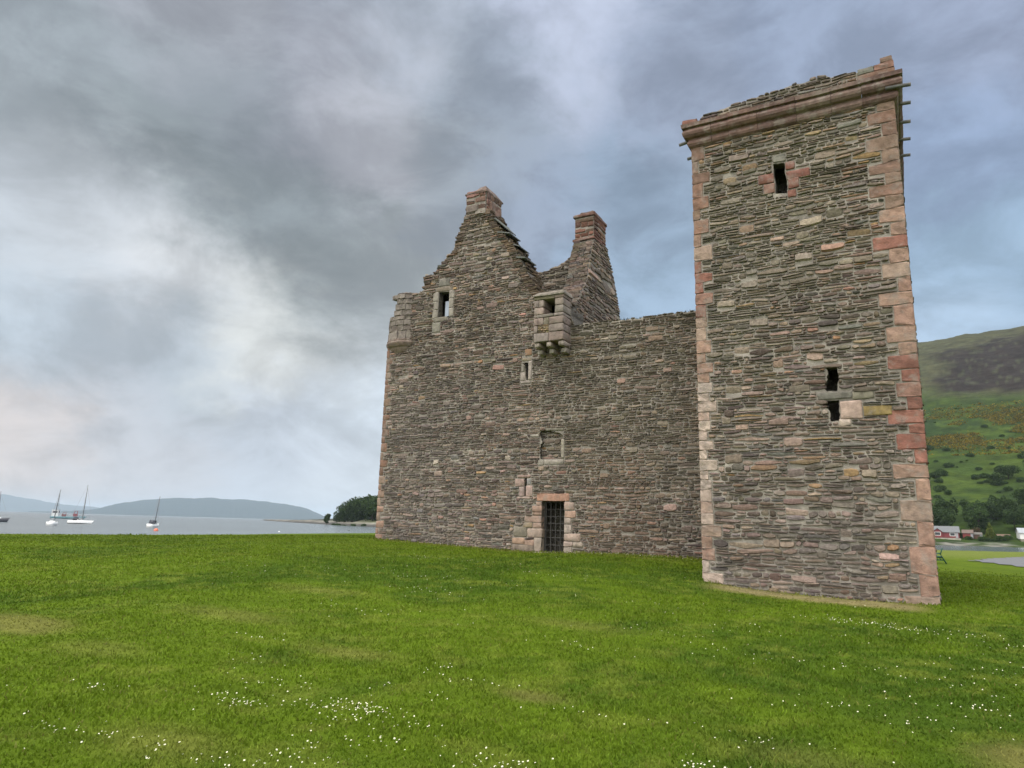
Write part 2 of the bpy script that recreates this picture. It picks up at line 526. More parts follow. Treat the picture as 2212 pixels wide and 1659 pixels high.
def cut(iv, a, b):
    o = []
    for x0, x1 in iv:
        if b <= x0 or a >= x1: o.append((x0, x1)); continue
        if a > x0: o.append((x0, a))
        if b < x1: o.append((b, x1))
    return o


def frame(o, ux, n):
    return np.array(o, float), np.array(ux, float), np.array(n, float)


def place(fr, u, z, d):
    o, ux, n = fr
    return o + np.multiply.outer(u, ux) + np.multiply.outer(d, n) + np.multiply.outer(z, np.array([0, 0, 1.]))


TT = np.array([0, .13, .5, .87, 1.0])


def masonry(g, fr, poly, rng, colfn, excl=(), hmean=.085, lmean=.30, slot=0, wave=.60, gap=.012, dep=(.014, .058), big=0, split=.22, tight=1.0, pt=(.12, .75)):
    """rubble walling: wavering courses of flat stones, each with its own outline, depth and colour"""
    zs = [q[1] for q in poly]; z0, z1 = min(zs), max(zs)
    us = [q[0] for q in poly]
    excl = list(excl)
    P = []            # u0,u1, zb(5), zt(5)
    bigs = []
    for _ in range(big):
        w = rng.uniform(.22, .55); h = rng.uniform(.12, .24)
        u = rng.uniform(min(us), max(us)); z = rng.uniform(z0, z1)
        iv = scan(poly, z)
        if not any(a < u and u + w < b for a, b in iv): continue
        if any(u + w > e[0] and u < e[2] and z + h > e[1] and z < e[3] for e in excl): continue
        excl.append((u + .012, z + .018, u + w - .012, z + h - .018))
        s = rng.uniform(-.02, .02)
        bigs.append((u, u + w, [z + s * t for t in TT], [z + h - s * t + rng.uniform(-.015, .015) for t in TT]))
    z = z0; k = 0
    ph = rng.uniform(0, 400)
    heights = []
    while z < z1 + .05:
        h = hmean * np.clip(rng.lognormal(0, .38), .45, 2.0) * (.72 + .62 * float(vn(z * 1.1 + ph, ph)))
        heights.append((z, h)); z += h
    amps = [min(heights[i][1], heights[max(0, i - 1)][1]) * wave for i in range(len(heights))] + [0]
    bz = [q[0] for q in heights] + [z]

    def bnd(i, u):
        return bz[i] + amps[i] * (vn(np.asarray(u) * 2.6 + ph, np.full(np.shape(u), i * 7.31)) * 1.5 + vn(np.asarray(u) * 7 + ph, np.full(np.shape(u), i * 3.7 + 50)) * .5 - 1.0)
    for i, (zc, h) in enumerate(heights):
        zm = zc + h / 2
        iv = scan(poly, zm)
        for e in excl:
            if e[1] - .3 * h < zm < e[3] + .3 * h: iv = cut(iv, e[0] - .004, e[2] + .004)
        for a, b in iv:
            u = a
            while u < b - .02:
                L = lmean * np.clip(rng.lognormal(-.08, .5), .3, 2.6) * (.7 + 3.2 * min(h, .13))
                if b - (u + L) < .09: L = b - u
                e = u + L
                t = u + (e - u) * TT
                zb, zt = bnd(i, t), bnd(i + 1, t)
                if h > .085 and rng.rand() < split:
                    f0, f1 = rng.uniform(.3, .7, 2)
                    zmid = zb + (zt - zb) * (f0 + (f1 - f0) * TT)
                    P.append((u, e, zb, zmid)); P.append((u, e, zmid, zt))
                else:
                    P.append((u, e, zb, zt))
                u = e
    nb = len(P)
    P += bigs
    if not P: return
    n = len(P)
    u0 = np.array([q[0] for q in P]); u1 = np.array([q[1] for q in P])
    zb = np.array([q[2] for q in P]); zt = np.array([q[3] for q in P])
    tilt = (.25 if pt[0] > .8 else 1.0) * rng.normal(0, .045, n)[:, None] * (TT[None, :] - .5) * np.minimum(u1 - u0, .5)[:, None] + rng.normal(0, .10, n)[:, None] * (zt - zb).mean(1)[:, None]
    zb = zb + tilt; zt = zt + tilt
    cm = (zb + zt) / 2; hh = np.clip((zt - zb) / 2, .008, None)
    gz = gap * rng.uniform(.35, 1.3, (n, 1)) * tight; gu = gap * rng.uniform(.4, 1.5, n) * tight
    e0 = rng.uniform(*pt, n); e1 = rng.uniform(*pt, n)
    if n > nb: e0[nb:] = rng.uniform(.5, .9, n - nb); e1[nb:] = rng.uniform(.5, .9, n - nb); gz[nb:] *= .3; gu[nb:] *= .3
    sh = np.ones((n, 5)); sh[:, 0] = e0; sh[:, 4] = e1
    sh[:, 1] = .30 + .65 * np.minimum(1, e0 + .30); sh[:, 3] = .30 + .65 * np.minimum(1, e1 + .30)
    hs = np.clip(hh * sh - gz / 2, hh * .35, None)
    tt = np.tile(TT, (n, 1)) + rng.uniform(-.04, .04, (n, 5)) * (TT * (1 - TT) > 0)
    uu = (u0 + gu / 2)[:, None] + tt * (u1 - u0 - gu)[:, None]
    jit = rng.uniform(-.16, .16, (n, 10)) * np.concatenate([hs, hs[:, ::-1]], 1)
    OU = np.concatenate([uu, uu[:, ::-1]], 1)
    OZ = np.concatenate([cm - hs, (cm + hs)[:, ::-1]], 1) + jit
    cu = (u0 + u1) / 2; cz = OZ.mean(1)
    D = rng.uniform(dep[0], dep[1], n)
    iu = np.minimum(.016, .2 * (u1 - u0))[:, None]
    IU = OU + np.sign(cu[:, None] - OU) * iu
    IZ = cz[:, None] + (OZ - cz[:, None]) * rng.uniform(.62, .80, (n, 1))
    tl = rng.uniform(-.25, .35, n)[:, None]; tu = rng.uniform(-.04, .04, n)[:, None]
    ID = D[:, None] + tl * (cz[:, None] - IZ) + tu * (IU - cu[:, None]) + rng.uniform(-.004, .004, (n, 10))
    ID = np.clip(ID, .004, None)
    col = colfn(cu, cz, rng) * (.72 + .56 * fbm(cu * .7 + ph, cz * .7, 4))[:, None] * (.86 + .28 * fbm(cu * 2.6 + ph, cz * .35, 3))[:, None]
    if len(bigs):
        col[nb:] *= 1.15
    V = np.concatenate([place(fr, OU, OZ, np.full(OU.shape, -.012)), place(fr, IU, IZ, ID), place(fr, cu, cz, D + .008)[:, None, :]], 1)  # n,21,3
    base = (np.arange(n) * 21)[:, None]
    qs = []; ts = []
    for k in range(10):
        k2 = (k + 1) % 10
        qs.append(base + np.array([[k, k2, 10 + k2, 10 + k]])); ts.append(base + np.array([[10 + k, 10 + k2, 20]]))
    g.add(V.reshape(-1, 3), [], np.repeat(col, 21, 0), slot)
    off = g.n - n * 21
    g.F.append((np.concatenate(qs) + off, slot)); g.F.append((np.concatenate(ts) + off, slot))


def plate(g, fr, outer, holes=(), thick=1.0, reveal=.25, slot=1, rslot=2, col=(.355, .32, .28), back=True, backholes=()):
    def tess(loops, d):
        pts = [Vector((q[0], q[1], 0)) for L in loops for q in L]
        tr = tessellate_polygon([[Vector((q[0], q[1], 0)) for q in L] for L in loops])
        u = np.array([q.x for q in pts]); z = np.array([q.y for q in pts])
        return place(fr, u, z, np.full(len(pts), d)), [tuple(t) for t in tr]
    v, f = tess([outer] + list(holes), 0.0)
    g.add(v, f, col, slot)
    if back:
        v, f = tess([outer] + list(backholes), -thick)
        g.add(v, f, (.15, .135, .115), rslot)

    def wall(L, d0, d1, s):
        u = np.array([q[0] for q in L]); z = np.array([q[1] for q in L]); n = len(L)
        V = np.concatenate([place(fr, u, z, np.full(n, d0)), place(fr, u, z, np.full(n, d1))])
        g.add(V, [(i, (i + 1) % n, n + (i + 1) % n, n + i) for i in range(n)], (.15, .135, .115), s)
    wall(outer, 0, -thick, rslot)
    for h in holes: wall(h, 0, -reveal, rslot)
    for h in backholes: wall(h, -thick, -thick + .05, rslot)


# rounded block
_k = [-1, -.82, 0, .82, 1]
_bv, _bf = {}, []


def _vid(p):
    return _bv.setdefault(tuple(round(q, 3) for q in p), len(_bv))


for ax in range(3):
    for sgn in (-1, 1):
        for i in range(4):
            for j in range(4):
                f = []
                for a, b in ((i, j), (i + 1, j), (i + 1, j + 1), (i, j + 1)):
                    p = [0, 0, 0]; p[ax] = sgn; p[(ax + 1) % 3] = _k[a]; p[(ax + 2) % 3] = _k[b]
                    f.append(_vid(p))
                _bf.append(tuple(f if sgn > 0 else f[::-1]))
_bv = np.array(list(_bv.keys())); _bf = np.array(_bf)


def block(g, x0, x1, y0, y1, z0, z1, col, rng, r=.02, nz=.006, slot=0, skew=0.0):
    c = np.array([(x0 + x1) / 2, (y0 + y1) / 2, (z0 + z1) / 2]); h = np.array([x1 - x0, y1 - y0, z1 - z0]) / 2
    r = min(r, h.min() * .8)
    p = _bv * h
    q = np.clip(p, -(h - r), h - r); d = p - q; L = np.linalg.norm(d, axis=1, keepdims=True); L[L == 0] = 1
    p = q + d / L * np.minimum(L, r) if True else p
    p = p + rng.uniform(-nz, nz, p.shape)
    # chipped corners and uneven bed joints
    p[:, 2] += skew * p[:, 0] + (rng.uniform(-1, 1) * nz * 1.5) * np.sign(p[:, 2]) * (p[:, 0] / max(h[0], .01))
    cv = np.array(col) * rng.uniform(.9, 1.1) * (1 + rng.uniform(-.08, .08, (len(p), 1)))
    g.add(p + c, _bf, cv, slot)


PALE = [(.42, .33, .28), (.46, .37, .31), (.38, .31, .27), (.40, .29, .24)]
PINK = [(.33, .21, .165), (.36, .235, .18), (.30, .20, .155), (.34, .25, .20)]
RED = [(.25, .115, .09), (.28, .135, .105), (.23, .115, .09), (.28, .165, .13)]
BROWN = [(.235, .145, .11), (.26, .155, .115), (.21, .135, .105), (.245, .17, .13)]


def pal(rng, n, cols, w, v=.28):
    cols = np.array(cols); w = np.array(w, float); w /= w.sum()
    i = rng.choice(len(cols), n, p=w)
    c = cols[i] * rng.uniform(1 - v, 1 + v, (n, 1)) * (1 + rng.uniform(-.06, .06, (n, 3)))
    return np.clip(c * np.array([.97, .885, .855]), .02, .7)


def mixc(c, d, a):
    return c * (1 - a[:, None]) + np.array(d) * a[:, None]


GREYS = [(.170, .147, .128), (.225, .195, .168), (.120, .105, .096), (.205, .163, .135), (.165, .147, .118), (.25, .205, .170), (.160, .157, .150)]


def col_tower(u, z, rng):
    n = len(u)
    c = pal(rng, n, GREYS, [3, 3, 2.6, 3, 2.6, 2.4, 1], .42)
    # patches of warm ochre and pink stone, more of them near the top and the right
    w = np.clip(.03 + .11 * sm(7.5, 11, z) + .05 * sm(-2, 0, u), 0, .35)
    sel = rng.rand(n) < w
    c[sel] = pal(rng, sel.sum(), [(.27, .19, .105), (.30, .22, .145), (.31, .205, .165), (.25, .185, .12)], [3, 2, 2, 3], .25)
    a = sm(.42, .62, fbm(u * .5 + 9, z * .45 + 2)) * sm(3.5, 5.5, z) * .5
    c = mixc(c, (.180, .172, .130), a * rng.uniform(.4, 1, n))          # green-grey algae band
    b = sm(4.8, 3.2, z) * sm(.3, .6, fbm(u * .6, z * .8 + 30)) * .6
    c = mixc(c, (.135, .128, .125), b * rng.uniform(.3, 1, n))          # dark slate low down
    p = sm(.0, .9, u + 1.2) * sm(4.2, 3.5, z) * sm(1.2, 1.8, z) * .45
    c = mixc(c, (.29, .25, .195), p * rng.uniform(.2, 1, n))              # pale rubble by the right quoins
    return c


def col_main(u, z, rng):
    n = len(u)
    c = pal(rng, n, GREYS, [3, 2.5, 3, 3, 2, 1.6, .8], .42) * .92
    sel = rng.rand(n) < .03
    c[sel] = pal(rng, sel.sum(), [(.30, .21, .12), (.33, .22, .18), (.38, .34, .29)], [2, 2, 1], .2)
    pu = sm(-13.5, -17, u) * sm(9.5, 6, z) * .45
    c = mixc(c, (.185, .16, .155), pu * rng.uniform(.2, 1, n))           # purplish grey at the left
    ol = sm(-13.0, -10.5, u + 1.5 * (fbm(u * .5, z * .5) - .5)) * sm(2.0, 4.5, z) * .62
    c = mixc(c, (.130, .117, .080), ol * rng.uniform(.25, 1, n))          # mossy olive on the curtain wall
    br = sm(.5, .68, fbm(u * .55 + 77, z * .55 + 5)) * sm(-11, -9.5, u) * .55
    c = mixc(c, (.175, .115, .08), br * rng.uniform(.3, 1, n))           # rusty patches
    tp = sm(8.45, 9.2, z + .5 * (fbm(u * 1.5, z) - .5)) * sm(-11.2, -10.4, u) * .75
    c = mixc(c, (.075, .065, .045), tp)                                   # turf and moss along the wall head
    gb = sm(12.2, 13.4, z) * .5
    c = mixc(c, (.12, .105, .08), gb * rng.uniform(.3, 1, n))            # weathered gable head
    return c


def col_gable(u, z, rng):
    n = len(u)
    c = pal(rng, n, GREYS, [3, 3, 2, 3, 2, 2, 1], .35)
    return mixc(c, (.10, .09, .065), .35 * rng.rand(n))


def col_pale(u, z, rng):
    return pal(rng, len(u), [(.27, .235, .21), (.30, .25, .225), (.24, .21, .19)], [1, 1, 1], .2)


def col_red(u, z, rng):
    return pal(rng, len(u), [(.165, .105, .088), (.185, .12, .10), (.155, .108, .092), (.18, .155, .135)], [3, 3, 2, 1], .25)


castle = empty('ruined_castle', (-10, 22, .6), 'ruined rubble stone castle with tall square tower and two gables standing on the lawn', 'castle')
OFF = Vector((10, -22, -.6))


def part(g_, name, mats, parent=None, smooth=False, label=None):
    """a mesh given in world coordinates, parented under the castle or one of its parts"""
    o = g_.build(name, mats, None, smooth)
    if parent is None:
        o.parent = castle; o.location = OFF
    else:
        o.parent = parent
    if label: o['label'] = label
    return o


SM = [M_stone, M_mortar, M_rubble]
FRONT = frame((0, 17.4, 0), (1, 0, 0), (0, -1, 0))      # tower front, u = world X
TR = frame((.45, 17.4, 0), (0, 1, 0), (1, 0, 0))        # tower right side, u = Y - 17.4
TL = frame((-4.39, 23.4, 0), (0, -1, 0), (-1, 0, 0))    # tower left side
MAIN = frame((0, 23.4, 0), (1, 0, 0), (0, -1, 0))
MEND = frame((-19.66, 31.5, 0), (0, -1, 0), (-1, 0, 0))
rng = np.random.RandomState(3)

# ---------------------------------------------------------------- tower
T0, T1, TZ = -4.39, .45, 12.1


def q2(z):   # heights of the corner stones with their widths: (z0, z1, w)
    return z


tw = lambda a, b: (-2.33 + (a - 890) * .0026, 10.85 - .0035 * ((b - 1010) + .21 * (a - 890)))


def ragged_hole(pts, rng, amp):
    o = []
    n = len(pts)
    for i in range(n):
        a = np.array(pts[i]); b = np.array(pts[(i + 1) % n]); L = np.hypot(*(b - a)); k = max(1, int(L / .06))
        for j in range(k):
            q = a + (b - a) * j / k
            o.append((q[0] + rng.uniform(-amp, amp), q[1] + rng.uniform(-amp, amp) * .4))
    return o


h1 = ragged_hole([(-2.31, 10.03), (-2.03, 9.99), (-2.02, 10.3), (-2.06, 10.55), (-2.06, 10.83), (-2.33, 10.86), (-2.33, 10.55), (-2.30, 10.3)], rng, .008)
h2 = ragged_hole([(-1.44, 4.86), (-1.17, 4.86), (-1.15, 5.1), (-1.19, 5.42), (-1.40, 5.42), (-1.38, 5.2), (-1.46, 5.0)], rng, .03)
h3 = ragged_hole([(-1.38, 4.15), (-1.18, 4.16), (-1.17, 4.63), (-1.58, 4.65), (-1.52, 4.52), (-1.38, 4.40)], rng, .014)
g = G()
plate(g, FRONT, [(T0 + .01, -.3), (T1 - .01, -.3), (T1 - .01, TZ), (T0 + .01, TZ)], [h1, h2, h3], thick=.9, reveal=.30)
# corner stones: traced heights of the blocks on either corner
qa = [.36, .62, .90, 1.18, 1.47, 1.73, 2.02, 2.30, 2.60, 2.83, 3.05, 3.33, 3.56, 3.80, 4.05, 4.30, 4.52, 4.78, 5.0, 5.28, 5.52, 5.78, 6.05, 6.38, 6.72, 7.0, 7.35, 7.65, 7.95, 8.2, 8.55, 8.95, 9.3, 9.7, 10.0, 10.35, 10.75, 11.05, 11.4, 11.84]
qb = [.14, .38, .82, 1.40, 1.92, 2.36, 2.83, 3.14, 3.45, 3.80, 4.02, 4.33, 4.62, 4.95, 5.25, 5.58, 5.87, 6.25, 6.75, 7.05, 7.4, 7.75, 8.1, 8.42, 8.75, 9.1, 9.42, 9.72, 10.0, 10.28, 10.6, 10.95, 11.3, 11.62, 11.86]
GL, GR = G(), G()
EX_F, EX_R, EX_L = [], [], []
for i in range(len(qa) - 1):
    z0, z1 = qa[i], qa[i + 1]; zm = (z0 + z1) / 2
    P = PALE if zm < 5.4 else (PINK if zm < 6.9 else (RED if zm < 8.4 else (PINK if zm < 9.2 else BROWN)))
    if zm < 1.75 and zm > .9: P = PINK
    w = (.38 if i % 2 == 0 else .22) * rng.uniform(.65, 1.3); w2 = (.25 if i % 2 == 0 else .45)
    block(GL, T0 - .02, T0 + w, 17.4 - .022, 17.4 + w2, z0 + .006, z1 - .006, P[rng.randint(4)], rng, .014, .011)
    EX_F.append((T0 - .1, z0, T0 + w + .01, z1)); EX_L.append((6 - w2 - .01, z0, 6.2, z1))
for i in range(len(qb) - 1):
    z0, z1 = qb[i], qb[i + 1]; zm = (z0 + z1) / 2
    P = PINK if zm < 3.2 else (RED if zm < 5.5 else (PINK if zm < 8 else (RED if 8.0 < zm < 8.5 else (PINK if zm < 9.2 else BROWN))))
    w = (.56 if i % 2 == 0 else .30) * rng.uniform(.7, 1.25); w2 = (.28 if i % 2 == 0 else .5)
    if i == 0: w = .62
    block(GR, T1 - w, T1 + .02, 17.4 - .022, 17.4 + w2, z0 + .006, z1 - .006, P[rng.randint(4)], rng, .014, .011)
    EX_F.append((T1 - w - .01, z0, T1 + .1, z1)); EX_R.append((-.1, z0, w2 + .01, z1))
# dressed stones round the openings
DRS = G()
DRSL = G()
ex = []


def dress(dst, fry, x0, x1, z0, z1, col, d=.03, depth=.25, r=.016):
    block(dst, x0, x1, fry - d, fry + depth, z0, z1, col, rng, r, .007)
    ex.append((x0 - .008, z0 - .004, x1 + .008, z1 + .004))


for a0, b0, a1, b1, P in ((1002, 985, 1085, 1045, RED), (1005, 1045, 1215, 1110, RED), (1018, 1112, 1115, 1190, RED), (1010, 1205, 1085, 1260, RED),
                          (745, 1095, 888, 1168, RED), (790, 1170, 893, 1245, RED), (890, 935, 1005, 990, [(.22, .21, .18)] * 4)):
    x0, zt = tw(a0, b0); x1, zb = tw(a1, b1)
    zt = 10.85 - .0035 * ((b0 - 1010) + .21 * ((a0 + a1) / 2 - 890)); zb = 10.85 - .0035 * ((b1 - 1010) + .21 * ((a0 + a1) / 2 - 890))
    dress(DRSL if a0 < 880 else DRS, 17.4, x0, x1, zb, zt, np.array(P[rng.randint(4)]) * (.85 if P is RED else 1))
DRS2 = G()
dress(DRS2, 17.4, -1.16, -.71, 4.19, 4.60, (.42, .31, .26)); dress(DRS2, 17.4, -1.2, -.96, 4.03, 4.185, (.44, .36, .30))
STRAY = []


def stray(fry, *a, par='tower', **k):
    q = G(); dress(q, fry, *a, **k); STRAY.append((q, par))


stray(17.4, -1.62, -.9, 4.67, 4.82, (.19, .18, .155)); stray(17.4, -.89, -.45, 4.63, 4.80, (.24, .22, .17))
stray(17.4, -.68, -.12, 4.24, 4.46, (.27, .20, .09))
exo = [(-2.36, 10.0, -2.02, 10.86), (-1.41, 4.86, -1.17, 5.42), (-1.40, 4.15, -1.17, 4.64)]
masonry(g, FRONT, [(T0, .0), (T1, .0), (T1, 11.86), (T0, 11.86)], rng, col_tower, EX_F + ex + exo, hmean=.077, lmean=.29, big=120, gap=.016)
masonry(g, TR, [(0, -.1), (6, -.1), (6, 11.86), (0, 11.86)], rng, col_tower, EX_R, hmean=.1, lmean=.36, big=30)
masonry(g, TL, [(0, .0), (6, .0), (6, 11.86), (0, 11.86)], rng, col_tower, EX_L, hmean=.1, lmean=.36, big=30)
# side and rear masses of the tower
plate(g, TR, [(.03, -.6), (7, -.6), (7, TZ), (.03, TZ)], thick=.8)
plate(g, TL, [(-1, -.2), (5.97, -.2), (5.97, TZ), (-1, TZ)], thick=.8)
g.box(T0 + .02, T1 - .02, 23.5, 24.4, -.5, TZ - .03, slot=2)
g.box(T0 + .95, T1 - .95, 18.35, 23.45, TZ - .25, TZ - .05, slot=2)
tower = part(g, 'tower', SM, label='tall square tower of thin brown and grey rubble')
part(GL, 'corner_stones', M_sand, tower, False, 'pale pink sandstone corner stones, red half way up')
part(GR, 'corner_stones', M_sand, tower, False, 'pink and red sandstone corner stones with large blocks at the foot')
part(DRS, 'window_surround', M_sand, tower, True, 'red sandstone blocks round the top slit')
part(DRSL, 'window_surround', M_sand, tower, True, 'two red sandstone blocks left of the top slit')
part(DRS2, 'window_surround', M_sand, tower, True, 'pink and grey stones round the lower slits')

# cornice: two rolls under a fillet, in lengths of different stone
PR = [(.0, 11.80), (.03, 11.82), (.08, 11.86), (.105, 11.92), (.10, 11.98), (.06, 12.03), (.07, 12.06), (.15, 12.09), (.20, 12.15), (.215, 12.22), (.19, 12.29), (.15, 12.32), (.15, 12.34), (.225, 12.36), (.23, 12.47), (.0, 12.49)]
g = G()
# inner edge rectangle, outward offset = profile
cors = [((T0, 17.4), (-1, -1)), ((T1, 17.4), (1, -1)), ((T1, 23.4), (1, 1)), ((T0, 23.4), (-1, 1))]
for i in range(4):
    (a, na), (b, nb_) = cors[i], cors[(i + 1) % 4]
    L = math.dist(a, b)
    cuts = [0.0]
    while cuts[-1] < L - .5: cuts.append(cuts[-1] + rng.uniform(.45, .95))
    cuts[-1] = L
    for c0, c1 in zip(cuts[:-1], cuts[1:]):
        rows = []
        jz = rng.uniform(-.008, .008); jo = rng.uniform(-.008, .012)
        ts = [c0 + .004, c0 + (c1 - c0) * .33, c0 + (c1 - c0) * .66, c1 - .004]
        for t in ts:
            f = t / L
            for o_, z_ in PR:
                o2 = o_ + jo * (o_ > 0) + (rng.uniform(-.006, .006) if o_ > 0 else -.05)
                # mitre only at the ends of the whole run
                ea = o2 if c0 == 0 and t == ts[0] else 0
                eb = o2 if c1 == L and t == ts[-1] else 0
                dx, dy = (b[0] - a[0]) / L, (b[1] - a[1]) / L
                nx_, ny_ = dy, -dx
                s_ = t - ea * 1.0 + eb * 1.0
                rows.append((a[0] + dx * s_ + nx_ * o2, a[1] + dy * s_ + ny_ * o2, z_ + jz))
        k = len(PR)
        Fc = [(r * k + j, (r + 1) * k + j, (r + 1) * k + (j + 1) % k, r * k + (j + 1) % k) for r in range(len(ts) - 1) for j in range(k)]
        Fc += [tuple(range(k))[::-1], tuple(range((len(ts) - 1) * k, len(ts) * k))]
        base = np.array([(.165, .105, .088), (.185, .12, .10), (.155, .10, .087), (.20, .14, .118), (.175, .11, .092)][rng.randint(5)])
        g.add(rows, Fc, base * rng.uniform(.85, 1.1))
part(g, 'cornice', M_sand, tower, False, 'two-roll red sandstone cornice under the parapet')

# parapet above the cornice, broken top
PT = [(-4.22, 12.45), (.42, 12.45), (.44, 12.84), (.34, 12.96), (.26, 12.90), (-.2, 12.80), (-.55, 12.86), (-.85, 12.84), (-.95, 12.92), (-1.05, 12.95), (-1.45, 12.90), (-1.8, 12.92), (-2.42, 12.86), (-3.1, 12.80), (-3.7, 12.73), (-4.05, 12.72), (-4.15, 12.62)]
PFR = frame((0, 17.36, 0), (1, 0, 0), (0, -1, 0))
g = G()
ptr = rag(PT, rng, .14, .022, 12.5)
plate(g, PFR, ptr, thick=.45)
dk = lambda u, z, r: mixc(col_tower(u, np.full_like(z, 3.), r), (.14, .125, .11), .5 * sm(12.6, 12.85, z))
masonry(g, PFR, ptr, rng, dk, [(-.28, 12.45, .5, 13.1)], hmean=.07, lmean=.3)
PSR = frame((.50, 17.4, 0), (0, 1, 0), (1, 0, 0))
side = rag([(0, 12.45), (5.9, 12.45), (5.9, 12.7), (4, 12.72), (2, 12.78), (0, 12.82)], rng, .15, .03, 12.5)
plate(g, PSR, side, thick=.45)
masonry(g, PSR, side, rng, dk, [(-.1, 12.4, .4, 13.1)], hmean=.07, lmean=.3)
PSL = frame((-4.36, 23.3, 0), (0, -1, 0), (-1, 0, 0))
side = rag([(0, 12.45), (5.9, 12.45), (5.9, 12.55), (4, 12.62), (2, 12.66), (0, 12.6)], rng, .15, .03, 12.5)
plate(g, PSL, side, thick=.45)
masonry(g, PSL, side, rng, dk, [], hmean=.07, lmean=.3)
for x0, x1, z0, z1, c_ in ((-.27, .53, 12.47, 12.68, BROWN[0]), (.1, .52, 12.69, 12.86, (.25, .145, .115)), (-.26, .09, 12.69, 12.84, (.18, .18, .155)), (.24, .50, 12.86, 13.0, (.22, .15, .12))):
    block(g, x0, x1, 17.31, 17.8, z0, z1, c_, rng, .02, .012, 3)
block(g, -4.60, -4.2, 17.2, 17.7, 12.47, 12.60, RED[2], rng, .02, .01, 3)
parapet = part(g, 'parapet', SM + [M_sand], tower, False, 'broken rubble parapet with a block standing at its right end')
# drain spouts
for x0, x1, y in ((.3, .83, 17.25), (.3, .83, 18.05), (.3, .83, 18.96), (.3, .83, 19.87), (.3, .83, 20.8), (-4.3, -4.76, 17.46), (-4.3, -4.76, 18.3)):
    g = G().tube([(x0, y, 12.12), (x1, y, 12.06)], .045, 8, (.14, .14, .14))
    part(g, 'water_spout', M_sand, tower, True)

# ---------------------------------------------------------------- main block
prof = [(-19.64, .3), (-5.0, .3), (-4.5, .3), (-4.5, 9.16), (-5.93, 9.13), (-7.2, 9.15), (-8.72, 9.14), (-9.4, 9.16), (-10.55, 9.15), (-10.7, 9.5), (-10.78, 10.2), (-11.95, 10.45), (-12.4, 11.1), (-12.9, 12.1), (-13.1, 12.5), (-13.32, 12.9),
        (-13.6, 13.2), (-13.88, 13.6), (-14.2, 14.1), (-14.55, 14.65), (-14.62, 14.75), (-15.84, 14.75), (-15.87, 14.5), (-16.13, 14.0), (-16.2, 13.6), (-16.37, 13.17), (-16.69, 13.1), (-16.72, 12.9), (-16.93, 12.74), (-17.2, 12.3), (-17.8, 12.36), (-17.82, 11.67),
        (-18.15, 11.52), (-18.5, 11.5), (-18.55, 9.5), (-19.64, 9.4)]
prg = rag(prof, rng, .13, .05, 9.0)
dz = lambda a, b: (-11.83 + (a - 710) * .00355, 2.51 - (b - 980) * .00314)
hole_win = [(-17.0, 10.26), (-16.42, 10.22), (-16.46, 11.37), (-16.99, 11.41)]
hole_box = [(-11.7, 9.3), (-11.0, 9.3), (-11.0, 10.15), (-11.7, 10.15)]
hole_slit = [(-12.60, 7.18), (-12.52, 7.18), (-12.53, 7.88), (-12.70, 7.89), (-12.66, 7.6)]
hole_cross = [(-12.555, 2.69), (-12.50, 2.69), (-12.49, 3.08), (-12.47, 3.12), (-12.475, 3.37), (-12.58, 3.37), (-12.57, 3.1)]
hole_door = [(-11.81, .3), (-10.89, .3), (-10.89, 2.52), (-11.82, 2.52)]
hole_niche = ragged_hole([(-11.93, 4.07), (-10.99, 4.07), (-10.99, 4.9), (-11.1, 5.02), (-11.35, 5.1), (-11.62, 5.16), (-11.86, 5.2), (-12.0, 5.02), (-11.86, 4.8), (-11.95, 4.5)], rng, .035)
g = G()
plate(g, MAIN, prg, [hole_win, hole_box, hole_slit, hole_cross, hole_door, hole_niche], thick=1.2, reveal=.32, backholes=[[(-17.48, 10.7), (-17.25, 10.7), (-17.25, 11.42), (-17.48, 11.42)]])
ex = []
DW, DC, DSL, DD, DN = G(), G(), G(), G(), G()
# gable window
for x0, x1, z0, z1 in ((-17.27, -17.01, 10.27, 10.62), (-17.22, -17.01, 10.63, 11.0), (-17.27, -17.01, 11.01, 11.42), (-16.42, -16.2, 10.24, 10.62), (-16.44, -16.22, 10.63, 11.05), (-16.45, -16.2, 11.06, 11.42)):
    dress(DW, 23.4, x0, x1, z0, z1, (.30, .27, .235))
dress(DW, 23.4, -17.15, -16.3, 11.42, 11.62, (.20, .165, .13)); dress(DW, 23.4, -17.2, -16.5, 10.08, 10.27, (.2, .18, .15)); stray(23.4, -17.25, -16.85, 9.62, 10.03, (.21, .20, .165), par='main')
stray(23.4, -17.0, -16.45, 11.66, 11.98, (.17, .16, .14), par='main')
# narrow slit under the stone box
dress(DSL, 23.4, -12.51, -12.36, 7.16, 7.93, (.35, .30, .27)); dress(DSL, 23.4, -12.86, -12.64, 7.16, 7.5, (.31, .27, .24), r=.03); dress(DSL, 23.4, -12.82, -12.72, 7.52, 7.86, (.30, .27, .24))
dress(DSL, 23.4, -12.85, -12.4, 7.04, 7.14, (.27, .235, .21)); dress(DSL, 23.4, -12.8, -12.4, 7.95, 8.06, (.24, .2, .15)); stray(23.4, -12.68, -12.38, 8.16, 8.42, (.31, .195, .125), par='main')
# cross slit beside the door
for a0, b0, a1, b1, c_ in ((415, 668, 572, 702, (.34, .24, .21)), (388, 716, 499, 804, (.37, .27, .235)), (532, 714, 582, 780, (.27, .26, .25)), (440, 810, 502, 924, (.35, .26, .24)), (522, 800, 600, 926, (.36, .26, .23)), (412, 928, 572, 952, (.42, .32, .28))):
    x0, z1 = dz(a0, b0); x1, z0 = dz(a1, b1)
    dress(DC, 23.4, x0, x1, z0, z1, c_)
